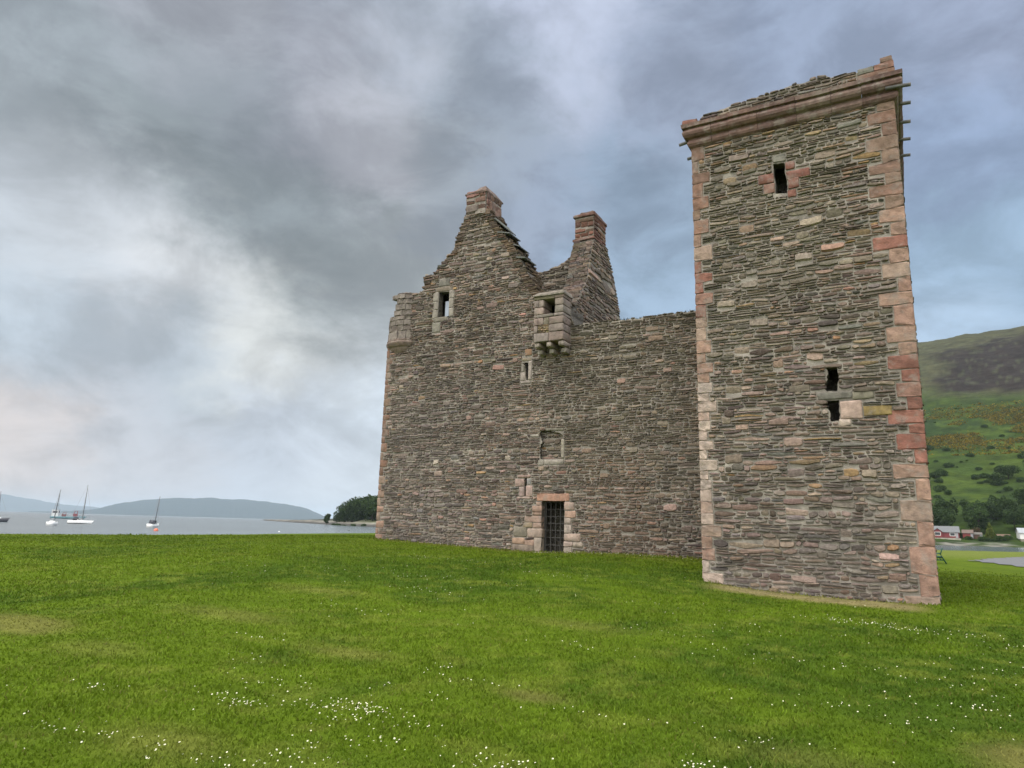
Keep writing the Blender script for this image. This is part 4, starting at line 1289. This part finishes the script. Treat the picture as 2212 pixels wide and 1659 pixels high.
def head_sd(x, y):
    """distance inland from the shore line (positive away from the viewer) and position along it"""
    best = np.full(x.shape, 1e9); sg = np.zeros(x.shape); al = np.zeros(x.shape); acc_ = 0
    for i in range(len(HP) - 1):
        a, b = HP[i], HP[i + 1]; d = b - a; L = np.hypot(*d); d = d / L
        t = np.clip((x - a[0]) * d[0] + (y - a[1]) * d[1], 0, L)
        dx, dy = x - (a[0] + d[0] * t), y - (a[1] + d[1] * t)
        D = np.hypot(dx, dy); k = D < best
        side = np.sign(dx * d[1] - dy * d[0])
        best = np.where(k, D, best); sg = np.where(k, side, sg); al = np.where(k, acc_ + t, al); acc_ += L
    return best * sg, al


def head_z(x, y):
    d, al = head_sd(x, y)
    d = d + 5 * (fbm(x * .05, y * .05) - .5)
    wdt = np.interp(al, [0, 70, 300, 450, 800, 935], [90, 90, 45, 32, 24, 8])
    e = np.minimum(d, wdt - d)
    hmax = np.interp(al, [0, 60, 110, 200, 500, 800, 935], [9, 7.5, 4.2, 3.8, 3.6, 2.8, 1.2])
    z = SEA - .6 + np.clip(e, -10, 4) * .3 + sm(3, 9, e) * 1.2 + sm(9, 26, e) * np.maximum(hmax - 1.2, 0)
    return z + (fbm(x * .3, y * .3, 3) - .5) * .9 * sm(0, 4, e)


def head_c(x, y, z):
    n3 = fbm(x * .22, y * .22, 3)
    c = np.tile([.085, .10, .04], (len(x), 1))
    c = mixc(c, (.05, .05, .035), sm(445, 480, np.hypot(x, y)))
    c = mixc(c, (.24, .22, .19), sm(1.5, .7, z + 1.2 * (n3 - .5)) * .8 * sm(.3, .5, fbm(x * .1, y * .1, 3))); c = mixc(c, (.045, .043, .038), sm(.3, -.3, z + .8 * (n3 - .5)))
    c = mixc(c, (.04, .045, .03), sm(1.2, 2.2, z) * sm(455, 490, np.hypot(x, y)))
    return c


uu_ = np.concatenate([np.arange(-330, -190, 2.2), ])
terrain('headland', np.concatenate([np.arange(-1000, -480, 7.), np.arange(-480, -180, 2.5)]), np.concatenate([np.arange(255, 470, 2.5), np.arange(470, 880, 6.)]), head_z, head_c, M_rock, 'low rocky headland with grass running out into the sea', 'headland')


def ridge(name, az0, az1, r, prof_, depth, seed, label, colr):
    az = np.radians(np.linspace(az0, az1, 240)); k = 10
    pa, pe = zip(*prof_)
    el = np.interp(np.degrees(az), pa, pe)
    el = el + (fbm(np.degrees(az) * .9 + seed, 0 * az + seed, 4) - .5) * .22 * sm(0.05, .5, el)
    V = []; Cc = []
    for j in range(k + 1):
        t = j / k
        rr_ = r + depth * (t - .7)
        h = np.clip(el, 0, None) * math.sin(min(t / .7, 1) * math.pi / 2) if t <= .7 else np.clip(el, 0, None) * math.cos((t - .7) / .3 * math.pi / 2)
        rj = rr_ * (1 + .01 * (fbm(np.degrees(az) * 2 + j, 0 * az + j * 3) - .5))
        z = EYE + (r) * np.tan(np.radians(h)) + (fbm(np.degrees(az) * 4, 0 * az + j * .7 + seed) - .5) * 12 * math.sin(math.pi * t)
        z = np.where(el <= 0.02, SEA - 8, z) if 0 < j < k else np.full(az.shape, SEA - 15.)
        V.append(np.stack([rj * np.sin(az), rj * np.cos(az), z], -1))
    V = np.array(V); m_ = len(az)
    i = np.arange(V.shape[0] * m_).reshape(-1, m_)
    q = np.stack([i[:-1, :-1], i[:-1, 1:], i[1:, 1:], i[1:, :-1]], -1).reshape(-1, 4)
    setp(G().add(V.reshape(-1, 3), q, colr).build(name, M_hill, smooth=True), label, 'hills', kind='structure')


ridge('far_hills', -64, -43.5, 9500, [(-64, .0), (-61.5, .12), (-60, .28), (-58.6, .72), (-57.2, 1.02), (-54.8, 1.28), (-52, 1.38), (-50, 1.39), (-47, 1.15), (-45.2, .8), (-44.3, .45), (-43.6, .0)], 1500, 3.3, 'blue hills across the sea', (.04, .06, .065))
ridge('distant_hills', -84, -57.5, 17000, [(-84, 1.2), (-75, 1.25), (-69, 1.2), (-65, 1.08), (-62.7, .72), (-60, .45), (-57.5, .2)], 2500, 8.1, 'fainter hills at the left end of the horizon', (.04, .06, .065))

# ------------------------------------------------------------------ trees and bushes
rt_ = np.random.RandomState(21)


def crown(lobes, n, size, cols, seed, flat=1.0):
    r = np.random.RandomState(seed)
    g_ = G()
    per = np.array([l[3] * l[4] * l[5] for l in lobes]) ** .66; per = per / per.sum()
    Vs, Cs = [], []
    for l, w in zip(lobes, per):
        k = int(n * w)
        d = r.normal(size=(k, 3)); d /= np.linalg.norm(d, axis=1, keepdims=True)
        rad = r.uniform(.45, 1.05, (k, 1)) ** .6
        rad *= (.72 + .5 * vn(d[:, 0] * 2.3 + seed, d[:, 2] * 2.3 + d[:, 1] * 1.7 + 9))[:, None]
        P = np.array(l[:3]) + d * rad * np.array(l[3:6])
        clump = vn(P[:, 0] * 1.1 + 31, P[:, 2] * 1.1 + P[:, 1] * .6)
        c_ = np.array(cols)[(clump * 3.2 + r.uniform(-.6, .6, k)).astype(int).clip(0, len(cols) - 1)] * r.uniform(.8, 1.2, (k, 1))
        a = r.normal(size=(k, 3)); a /= np.linalg.norm(a, axis=1, keepdims=True)
        bb = np.cross(a, r.normal(size=(k, 3))); bb /= np.linalg.norm(bb, axis=1, keepdims=True)
        s = size * r.uniform(.6, 1.4, (k, 1))
        V = np.stack([P - a * s, P + bb * s * .6, P + a * s, P - bb * s * .6], 1)
        Vs.append(V.reshape(-1, 3)); Cs.append(np.repeat(c_, 4, 0))
    V = np.concatenate(Vs); n_ = len(V) // 4
    g_.add(V, np.arange(n_ * 4).reshape(-1, 4), np.concatenate(Cs))
    return g_


def trunk(h, r0, lobes, seed):
    r = np.random.RandomState(seed)
    g_ = G()
    pts = [(0, 0, -.4), (.05 * h * r.uniform(-.5, .5), .03 * h, h * .3), (.06 * h * r.uniform(-1, 1), .02 * h, h * .62), (0, 0, h * .86)]
    g_.tube(pts, [r0, r0 * .75, r0 * .5, r0 * .15], 7)
    for l in lobes:
        s = .22 + .25 * r.rand()
        q = Vector(pts[1]).lerp(Vector(pts[2]), r.rand())
        g_.tube([tuple(q), tuple(q.lerp(Vector(l[:3]), .55) + Vector((0, 0, .02 * h))), tuple(l[:3])], [r0 * .4, r0 * .26, r0 * .08], 5)
    return g_


def make_tree(name, lobes, n, size, cols, h, r0, seed, label, group, cat='tree'):
    t = empty(name, (0, 0, 0), label, cat, group)
    a = crown(lobes, n, size, cols, seed).build('crown', M_leaf, t)
    b_ = trunk(h, r0, lobes, seed).build('trunk', M_bark, t, True)
    return t


def copy_tree(t, loc, s, rz, label=None, group=None, sz=1.0):
    c_ = t.copy(); C.objects.link(c_); c_.location = loc; c_.scale = (s, s, s * sz); c_.rotation_euler = (0, 0, rz)
    if label: c_['label'] = label
    if group: c_['group'] = group
    for ch in t.children:
        k = ch.copy(); C.objects.link(k); k.parent = c_
    return c_


DARK = [(.024, .044, .014), (.036, .062, .019), (.052, .084, .026), (.072, .105, .034)]
MID = [(.030, .055, .018), (.045, .078, .022), (.065, .105, .030), (.085, .125, .040)]
lob = lambda seed, k, w, h0, h1: [(np.random.RandomState(seed + i).uniform(-w, w), np.random.RandomState(seed + 50 + i).uniform(-w, w), np.random.RandomState(seed + 90 + i).uniform(h0, h1), *np.random.RandomState(seed + 130 + i).uniform(1.3, 2.6, 3)) for i in range(k)]
GRP_R = 'trees of the wood on the far bank'
p1 = make_tree('broadleaf_tree', lob(1, 9, 2.6, 3.2, 7.2), 2600, .30, DARK, 8.5, .28, 5, 'dark green broadleaf tree in the wood behind the red cottage', GRP_R)
p2 = make_tree('broadleaf_tree', lob(40, 8, 2.2, 2.6, 8.0), 2400, .30, MID, 9.0, .26, 6, 'mid green broadleaf tree in the wood behind the red cottage', GRP_R)
spots = []
for i in range(56):
    x = rt_.uniform(-22, 72)
    y = rt_.uniform(354, 400) + .25 * x
    spots.append((x, y))
used1 = used2 = False
for i, (x, y) in enumerate(sorted(spots, key=lambda q: -q[1])):
    z = float(hill_z(np.array([x]), np.array([y]))[0]) - .2
    s = rt_.uniform(.75, 1.3); rz = rt_.uniform(0, 6.28)
    d = rt_.rand() < .62
    src = p1 if d else p2
    if d and not used1: used1 = True; src.location = (x, y, z); src.rotation_euler = (0, 0, rz); src.scale = (s, s, s); continue
    if not d and not used2: used2 = True; src.location = (x, y, z); src.rotation_euler = (0, 0, rz); src.scale = (s, s, s); continue
    copy_tree(src, (x, y, z), s, rz)
# hillside trees and bushes higher up
pb = make_tree('round_bush', [(0, 0, .9, 1.6, 1.5, 1.1), (1.0, .4, .8, 1.1, 1.1, .9), (-.9, -.3, .7, 1.0, 1.1, .8)], 1100, .17, MID, 1.6, .1, 9, 'small dark green bush growing on the open hillside', 'bushes scattered over the hillside', 'bush')
first = True
for i in range(130):
    a = R(rt_.uniform(-.5, 10.5)); el = rt_.choice([rt_.uniform(2.6, 5.0), rt_.uniform(3.5, 6.2), rt_.uniform(5.5, 9)], p=[.5, .35, .15]); r = np.interp(el, [2.2, 3.6, 5.4, 7.0, 9.1], [420, 470, 540, 620, 740])
    x, y = r * math.sin(a), r * math.cos(a)
    z = float(hill_z(np.array([x]), np.array([y]))[0]) - .15
    s = .45 + 1.6 * rt_.rand() ** 2
    if first: pb.location = (x, y, z); pb.scale = (s,) * 3; first = False
    else: copy_tree(pb, (x, y, z), s, rt_.uniform(0, 6.28))
for a, el, r, s in ((6.1, 3.9, 480, 1.15), (5.4, 3.5, 468, .9), (7.6, 4.2, 490, 1.1), (8.2, 4.6, 505, 1.2), (2.0, 3.9, 480, .8), (5.7, 4.15, 490, .7)):
    x, y = r * math.sin(R(a)), r * math.cos(R(a)); z = float(hill_z(np.array([x]), np.array([y]))[0]) - .3
    copy_tree(p1, (x, y, z), s, rt_.uniform(0, 6), 'lone dark tree standing on the open slope above the wood', 'lone trees on the slope', .8)
# yellow-green conifer by the far shore
t = empty('conifer', (29.0, 347, .9), 'yellow-green pointed conifer standing between the red shed and the white house', 'tree')
cl_ = [(0, 0, .8 + i * .62, 2.5 * (1 - i / 10.5), 2.5 * (1 - i / 10.5), .55) for i in range(11)]
crown(cl_, 2200, .24, [(.075, .10, .018), (.10, .13, .022), (.13, .16, .03), (.15, .18, .035)], 33).build('crown', M_leaf, t)
G().tube([(0, 0, -.3), (0, 0, 4), (0, 0, 7.4)], [.2, .12, .03], 7).build('trunk', M_bark, t, True)
t = empty('copper_bush', (23.5, 352, 1.2), 'reddish-brown bush in front of the dark trees left of the conifer', 'bush')
crown([(0, 0, 2.2, 2.4, 2, 2.2), (1.3, 0, 3.4, 1.5, 1.5, 1.6)], 900, .25, [(.06, .045, .025), (.085, .055, .03), (.07, .065, .03)], 41).build('crown', M_leaf, t)
G().tube([(0, 0, -.3), (0, 0, 2.6)], [.14, .05], 6).build('trunk', M_bark, t, True)
for i, (x, y, s) in enumerate(((21.0, 343, .8), (25.5, 342, 1.0), (27.2, 342.5, .8), (31.6, 345, 1.1), (33.5, 346, .9), (19.2, 347, 1.0), (35, 349, 1.0), (30, 343, .7))):
    copy_tree(pb, (x, y, float(hill_z(np.array([x]), np.array([y]))[0]) - .1), s, i * 1.3, 'low green shrub among the shoreline cottages', 'shrubs by the cottages')
# gorse in flower: ground cover
n = 4600
a = np.radians(rt_.uniform(1.0, 12, n)); el = np.clip(rt_.normal(7.2, .75, n), 5.6, 8.9); r = np.interp(el, [5.4, 7.0, 9.1], [540, 620, 740])
x, y = r * np.sin(a), r * np.cos(a)
k = (fbm(x * .03 + 8, y * .03 + 3) + .12 * sm(2, 6, np.degrees(a)) > .50)
x, y = x[k], y[k]
z = hill_z(x, y)
Vs, Cs = [], []
for q in range(len(x)):
    m_ = 10; s = rt_.uniform(.6, 1.5)
    P = np.stack([x[q] + rt_.normal(0, s, m_), y[q] + rt_.normal(0, s, m_), z[q] + np.abs(rt_.normal(.5, .4, m_)) * s], -1)
    aa = rt_.normal(size=(m_, 3)) * .32; bb = rt_.normal(size=(m_, 3)) * .28
    Vs.append(np.stack([P - aa, P + bb, P + aa, P - bb], 1).reshape(-1, 3))
    pc = np.array([(.17, .125, .014), (.10, .085, .02), (.22, .16, .016), (.06, .06, .018)])[rt_.choice(4, m_, p=[.35, .3, .12, .23])]
    Cs.append(np.repeat(pc, 4, 0))
V = np.concatenate(Vs)
g = G().add(V, np.arange(len(V)).reshape(-1, 4), np.concatenate(Cs))
setp(g.build('gorse', M_leaf), 'ochre flowering gorse spread across the middle of the hillside', 'gorse', kind='stuff')

# headland wood
hp = make_tree('broadleaf_tree', lob(70, 12, 3.2, 1.0, 7.0), 2400, .38, DARK, 8.5, .3, 15, 'dark tree of the headland wood beside the castle corner', 'trees of the headland wood')
first = True
for i in range(46):
    az = rt_.uniform(-42.95, -37.5); r = np.interp(az, [-43.1, -40, -37.5], [446, 424, 418]) + rt_.uniform(22, 70)
    x, y = r * math.sin(R(az)), r * math.cos(R(az)); z = float(head_z(np.array([x]), np.array([y]))[0]) - .3
    tgt = np.interp(az, [-43.2, -42.6, -41.8, -40.3, -37], [.45, .95, 1.75, 2.2, 2.4])
    s = np.clip((EYE + r * math.tan(R(tgt)) - z) / 8.6, .3, 1.8) * rt_.uniform(.84, 1.04)
    if first: hp.location = (x, y, z); hp.scale = (s,) * 3; first = False
    else: copy_tree(hp, (x, y, z), s, rt_.uniform(0, 6.28))
x, y = 466 * math.sin(R(-43.86)), 466 * math.cos(R(-43.86))
lt = make_tree('broadleaf_tree', [(0, 0, 6.4, 2.0, 2.0, 1.7), (1.0, .3, 7.6, 1.5, 1.5, 1.2), (-1.2, .2, 4.8, 1.5, 1.4, 1.1), (.6, -.4, 3.6, 1.3, 1.2, .8), (.4, 0, 5.2, 1.6, 1.4, 1.2)], 1500, .34, DARK, 8.6, .22, 25, 'single tree with a bare trunk at the left end of the headland wood', None)
lt.location = (x, y, float(head_z(np.array([x]), np.array([y]))[0]) - .2)
first = True
for i, (az, r, s) in enumerate(((-43.3, 462, .9), (-43.0, 452, 1.2), (-42.5, 440, 1.0), (-44.6, 500, .7), (-46.4, 560, 1.0), (-41.8, 432, 1.1), (-41.0, 425, .9), (-47.6, 640, .8), (-45.3, 520, .6))):
    x, y = r * math.sin(R(az)), r * math.cos(R(az))
    copy_tree(pb, (x, y, float(head_z(np.array([x]), np.array([y]))[0]) - .1), s, i, 'low dark bush on the rocky headland', 'bushes on the headland')

# ------------------------------------------------------------------ boats
WHT, NAVY, GRY = (.78, .78, .77), (.025, .03, .045), (.30, .31, .32)


def hull_mesh(L, B, fb, col, boot, trans=.75):
    st = np.linspace(0, 1, 13); g_ = G(); rows = []
    for t in st:
        w = B / 2 * (trans + (1 - trans) * math.sin(min(t / .45, 1) * math.pi / 2)) * (1 - max(0, (t - .45) / .55) ** 2.2)
        sheer = fb * (1 + .35 * (t - .35) ** 2 * 2)
        x = (t - .5) * L
        rake = .06 * L * (t > .9) * 0
        prof = [(0, -.45 * fb), (w * .55, -.35 * fb), (w * .88, .02), (w * .95, .2 * fb), (w, sheer)]
        ring_ = [(x + (.08 * L * (z_ / fb) * t ** 6), -yy, z_) for yy, z_ in prof[::-1]] + [(x + (.08 * L * (z_ / fb) * t ** 6), yy, z_) for yy, z_ in prof[1:]]
        rows.append(ring_)
    V = np.array(rows); k = V.shape[1]
    Fq = [(r * k + j, r * k + j + 1, (r + 1) * k + j + 1, (r + 1) * k + j) for r in range(12) for j in range(k - 1)]
    Fq += [(r * k, (r + 1) * k, (r + 1) * k + k - 1, r * k + k - 1) for r in range(12)]     # deck
    Fq += [tuple(range(k))[::-1]]
    cols = np.tile(col, (13, k, 1)).astype(float)
    cols[:, 2:k - 2] = boot
    return g_.add(V.reshape(-1, 3), Fq, cols.reshape(-1, 3))


def yacht(label, loc, heading, heel, L, B, fb, mast, hullc, boot, furl=None, cover=None, boom=True):
    t = empty('sailing_boat', loc, label, 'boat')
    t.rotation_euler = (R(heel), 0, R(heading))
    hull_mesh(L, B, fb, hullc, boot).build('hull', M_paint, t, True)
    g_ = G()
    prof = [(-.12, .0), (-.10, .42), (.10, .36), (.22, .05)]
    w0 = B * .30
    V = [(a * L, s * w0 * (1 - .5 * max(0, a)), fb * 1.0 + h * fb * 1.15) for a, h in prof for s in (-1, 1)]
    g_.add(V, [(0, 2, 3, 1), (2, 4, 5, 3), (4, 6, 7, 5), (0, 6, 4, 2), (1, 3, 5, 7)], WHT)
    cab = g_.build('cabin', M_paint, t)
    G().box(-.06 * L, .06 * L, -w0 - .01, -w0 + .0, fb * 1.2, fb * 1.36, NAVY).box(-.06 * L, .06 * L, w0 - .0, w0 + .01, fb * 1.2, fb * 1.36, NAVY).build('cabin_window', M_paint, cab)
    mx_ = .08 * L
    G().tube([(mx_, 0, fb), (mx_ - .1, 0, mast * .6), (mx_ - .25, 0, mast)], [.11, .10, .07], 8, (.16, .165, .17)).build('mast', M_paint, t, True)
    if boom:
        G().tube([(mx_, 0, fb * 2.0), (-.32 * L, 0, fb * 2.05)], [.12, .09], 8, furl or (.55, .56, .58)).build('furled_sail', M_paint, t, True)
    r_ = G()
    r_.tube([(.52 * L, 0, fb * 1.1), (mx_ - .22, 0, mast * .93)], .022, 4, GRY); r_.tube([(-.48 * L, 0, fb), (mx_ - .25, 0, mast)], .018, 4, GRY)
    for s in (-1, 1):
        r_.tube([(mx_ - .1, s * B * .47, fb), (mx_ - .12, s * B * .2, mast * .55), (mx_ - .24, 0, mast * .95)], .018, 4, GRY)
    r_.tube([(mx_ - .12, -B * .2, mast * .55), (mx_ - .12, B * .2, mast * .55)], .03, 5, GRY)
    r_.build('rigging', M_paint, t)
    rl = G()
    for s in (-1, 1):
        pts = [(a * L, s * B * .46 * (1 - max(0, a) ** 2 * 3.2), fb * 1.02) for a in np.linspace(-.46, .46, 7)]
        for q in pts: rl.tube([q, (q[0], q[1], q[2] + .55)], .016, 4, GRY)
        rl.tube([(q[0], q[1], q[2] + .55) for q in pts], .014, 4, GRY)
    rl.build('guard_rail', M_paint, t)
    if cover:
        gg = G()
        V = [(a * L, s * w0 * 1.1, fb + h) for a, h in ((-.30, .1), (-.27, .95), (-.1, 1.05), (-.06, .45)) for s in (-1, 1)]
        gg.add(V, [(0, 2, 3, 1), (2, 4, 5, 3), (4, 6, 7, 5), (0, 6, 4, 2), (1, 3, 5, 7)], cover).build('spray_hood', M_paint, t)
    return t


Zb = SEA - .02
yacht('white sailing boat with dark spray hood moored beside the orange buoy', (-171.9, 115.9, Zb), 125, 5, 5.2, 2.1, .75, 8.0, WHT, NAVY, cover=NAVY)
yacht('long white sailing boat with the tallest mast, second of the moored boats from the right', (-209.8, 118.3, Zb), 42, -8, 6.0, 2.2, .8, 11.4, WHT, NAVY, furl=(.5, .52, .54), cover=NAVY)
yacht('small white sailing boat seen end on, in front of the workboat', (-180.0, 95.1, Zb), 138, 4, 5.0, 2.0, .75, 8.6, WHT, NAVY)
yacht('black-hulled sailing boat at the left edge of the sea', (-226.5, 104.0, Zb), 28, 0, 7.2, 2.3, .95, 8.6, NAVY, NAVY, furl=NAVY, cover=WHT)
# workboat behind
t = empty('workboat', (-390, 213, Zb), 'low blue-green workboat with white wheelhouse and red deck gear, behind the small white boat', 'boat', None, R(52))
hull_mesh(15, 4.6, 1.1, (.10, .22, .25), (.06, .10, .12), .95).build('hull', M_paint, t, True)
wh = G().box(-7.0, -4.0, -1.8, 1.8, 1.1, 4.4, WHT).box(-7.2, -3.8, -2.0, 2.0, 4.41, 4.55, WHT).build('wheelhouse', M_paint, t)
G().box(-6.6, -4.4, -1.82, -1.805, 2.9, 3.8, NAVY).box(-3.995, -3.98, -1.4, 1.4, 2.9, 3.8, NAVY).build('window', M_paint, wh)
for x, h, c_ in ((-1.6, 2.2, (.22, .10, .10)), (3.6, 3.0, (.26, .08, .09))):
    G().box(x - .9, x + .9, -.9, .9, 1.1, 1.1 + h * .55, c_).tube([(x - .8, 0, 1.1 + h * .5), (x - .3, 0, 1.1 + h), (x + .8, 0, 1.1 + h), (x + .9, 0, 1.2)], .16, 6, c_).build('deck_hoist', M_paint, t)
G().tube([(-5.5, 0, 4.5), (-5.5, 0, 7.2)], .06, 6, GRY).build('mast', M_paint, t)


def buoy(label, loc, r, c_, name='mooring_buoy'):
    g_ = G()
    V = []; Fq = []
    m_, k = 9, 14
    for i in range(m_ + 1):
        th = math.pi * i / m_
        for j in range(k):
            V.append((r * math.sin(th) * math.cos(2 * math.pi * j / k), r * math.sin(th) * math.sin(2 * math.pi * j / k), .15 * r + r * math.cos(th) * .95))
    for i in range(m_):
        for j in range(k): Fq.append((i * k + j, (i + 1) * k + j, (i + 1) * k + (j + 1) % k, i * k + (j + 1) % k))
    g_.add(V, Fq, c_)
    t_ = empty(name, loc, label, 'buoy')
    g_.build('float', M_paint, t_, True)
    G().tube([(0, 0, r), (0, 0, r * 1.35), (r * .2, 0, r * 1.5), (0, 0, r * 1.6)], r * .07, 6, GRY).build('mooring_ring', M_paint, t_, True)


buoy('orange mooring buoy floating in front of the white boat with the dark hood', (-131, 89, SEA), .42, (.75, .16, .08))
buoy('tiny white mooring buoy alone on the water left of the headland', (-128, 118, SEA), .2, (.75, .75, .75))
buoy('tiny dark mooring buoy on the water in front of the headland', (-150, 166, SEA), .26, (.03, .03, .03))

# ------------------------------------------------------------------ cottages on the far bank
M_roof = mat('roof_sheet', nscale=1.5, namp=(.85, 1.15), rough=.7)
M_glass = mat('window_glass', col=(.03, .035, .04), attr=False, rough=.08, spec=.7)


def cottage(name, label, cat, x, y, z, w, d, hw, hr, wall, roofc, wins, rz=0, porch=None, base=None):
    t = empty(name, (x, y, z), label, cat, None, R(rz))
    g_ = G()
    V = [(-w / 2, -d / 2, 0), (w / 2, -d / 2, 0), (w / 2, d / 2, 0), (-w / 2, d / 2, 0), (-w / 2, -d / 2, hw), (w / 2, -d / 2, hw), (w / 2, d / 2, hw), (-w / 2, d / 2, hw), (-w / 2, 0, hr), (w / 2, 0, hr)]
    g_.add(V, [(0, 1, 5, 4), (1, 2, 6, 9, 5), (2, 3, 7, 6), (3, 0, 4, 8, 7)], wall)
    g_.build('wall', M_paint, t)
    o = .35; rf = G(); s = (hr - hw) / (d / 2); hk = hw - s * o
    for sg in (-1, 1):
        V = [(-w / 2 - o, sg * (d / 2 + o), hk), (w / 2 + o, sg * (d / 2 + o), hk), (w / 2 + o, 0, hr + .01), (-w / 2 - o, 0, hr + .01)]
        V += [(a, b, c + .14) for a, b, c in V]
        rf.add(V, [(0, 1, 2, 3), (4, 7, 6, 5), (0, 4, 5, 1), (1, 5, 6, 2), (3, 2, 6, 7), (0, 3, 7, 4)], roofc)
    rf.build('roof', M_roof, t)
    yf = -d / 2
    if porch:
        px, pw, pd, ph, pr = porch
        g2 = G(); y0 = yf - pd
        V = [(px - pw / 2, y0, 0), (px + pw / 2, y0, 0), (px + pw / 2, y0, ph), (px, y0, pr), (px - pw / 2, y0, ph), (px - pw / 2, yf, 0), (px + pw / 2, yf, 0), (px + pw / 2, yf, ph), (px, yf, pr), (px - pw / 2, yf, ph)]
        g2.add(V, [(0, 1, 2, 3, 4), (1, 6, 7, 2), (0, 4, 9, 5)], wall).build('porch', M_paint, t)
        r2 = G()
        for sg in (-1, 1):
            V = [(px + sg * (pw / 2 + .25), y0 - .3, ph - .2), (px, y0 - .3, pr + .03), (px, yf + 1.2, pr + .03), (px + sg * (pw / 2 + .25), yf + 1.2, ph - .2)]
            V += [(a, b, c + .12) for a, b, c in V]
            r2.add(V, [(0, 1, 2, 3), (4, 7, 6, 5), (0, 4, 5, 1), (1, 5, 6, 2), (2, 6, 7, 3), (3, 7, 4, 0)], roofc)
        r2.build('porch_roof', M_roof, t)
    for wx, wz, ww, wh_, off in wins:
        f = G(); y0 = yf - off
        f.box(wx - ww / 2, wx + ww / 2, y0 - .09, y0 - .003, wz - wh_ / 2, wz - wh_ / 2 + .14, WHT).box(wx - ww / 2, wx + ww / 2, y0 - .09, y0 - .003, wz + wh_ / 2 - .14, wz + wh_ / 2, WHT)
        for sx in (-1, 1): f.box(wx + sx * (ww / 2 - .07) - .07, wx + sx * (ww / 2 - .07) + .07, y0 - .09, y0 - .003, wz - wh_ / 2 + .14, wz + wh_ / 2 - .14, WHT)
        fo = f.build('window', M_paint, t)
        G().box(wx - ww / 2 + .14, wx + ww / 2 - .14, y0 - .05, y0 - .004, wz - wh_ / 2 + .14, wz + wh_ / 2 - .14).build('pane', M_glass, fo)
    if base:
        G().box(-w / 2 - .1, w / 2 + .1, yf - (porch[2] if porch else 0) - 2.0, yf + .5, -1.6, -.06, base).build('terrace', M_rock, t)
    G().box(w * .42 - .45, w * .42 + .45, yf - .06, yf - .004, 0, 2.05, (.3, .3, .32)).build('door', M_paint, t)
    return t


cottage('red_cottage', 'dark red cottage with grey roof and white-framed window beside the castle tower', 'house', 12.6, 346, 1.5, 10.8, 6, 2.4, 4.6, (.17, .026, .032), (.13, .135, .14), [(-2.3, 1.55, 2.1, 1.45, 1.5), (3.0, 1.4, 1.9, 1.35, 0)], 2, porch=(-2.3, 3.3, 1.5, 2.4, 3.7), base=(.33, .31, .26))
cottage('red_shed', 'small red shed to the right of the red cottage', 'shed', 21.2, 345.5, 1.5, 3.4, 3.4, 2.2, 3.3, (.21, .035, .03), (.12, .085, .07), [], -6)
cottage('brown_shed', 'low brown wooden shed right of the small red shed', 'shed', 24.6, 347.0, 1.3, 2.6, 2.6, 1.9, 2.6, (.12, .06, .04), (.11, .10, .085), [], 0)
cottage('white_house', 'white house with grey roof at the right edge', 'house', 43.2, 352, 1.8, 9.0, 6, 2.5, 4.3, (.74, .74, .72), (.28, .30, .32), [(-2.1, 1.7, 2.0, 1.3, 0)], 4, base=(.22, .2, .16))
cottage('brown_hut', 'low rust-brown hut just left of the white house', 'shed', 33.8, 352, 1.2, 4.0, 2.6, 1.6, 2.2, (.13, .06, .035), (.12, .075, .05), [], 3)

# green bench beyond the tower
t = empty('garden_bench', (1.55, 56.2, float(ground_z([1.55], [56.2])[0])), 'dark green bench standing on the lawn just beyond the tower', 'bench', None, R(-2))
GRN = (.012, .075, .045)
for y in (-.8, .8):
    g = G()
    g.tube([(-.30, y, 0), (-.12, y, .42), (.30, y, .40)], .035, 8, GRN)
    g.tube([(.52, y, 0), (.30, y, .42), (.22, y, .62), (.36, y, 1.0)], .035, 8, GRN)
    g.tube([(-.14, y, .42), (-.18, y, .6), (-.10, y, .66), (.24, y, .64)], .03, 8, GRN)
    g.tube([(-.20, y, .22), (.40, y, .22)], .022, 6, GRN); g.tube([(.0, y, .22), (.08, y, .42)], .02, 6, GRN); g.tube([(.24, y, .22), (.12, y, .42)], .02, 6, GRN)
    g.build('end_frame', M_paint, t, True)
g = G()
for i in range(5): g.box(-.14 + i * .095, -.06 + i * .095, -.9, .9, .445, .475, GRN)
g.build('seat', M_paint, t)
g = G()
for i in range(4):
    z = .66 + i * .09; x = .235 + i * .032
    g.box(x - .015, x + .015, -.9, .9, z, z + .075, GRN)
g.build('backrest', M_paint, t)

# ------------------------------------------------------------------ haze: the damp air over the loch
g = G().box(-25000, 25000, -25000, 25000, SEA - 16.5, 292)
M_haze = bpy.data.materials.new('haze')
M_haze.use_nodes = True
nd, lk = sock(M_haze)
nd.remove(nd['Principled BSDF'])
pv = N(nd, 'ShaderNodeVolumePrincipled')
pv.inputs['Color'].default_value = (.72, .86, 1.0, 1)
pv.inputs['Density'].default_value = 0.00006
pv.inputs['Anisotropy'].default_value = 0.0
lk.new(pv.outputs[0], nd['Material Output'].inputs['Volume'])
hz = g.build('haze', M_haze)
setp(hz, 'thin pale haze in the air over the sea loch', 'haze', kind='stuff')
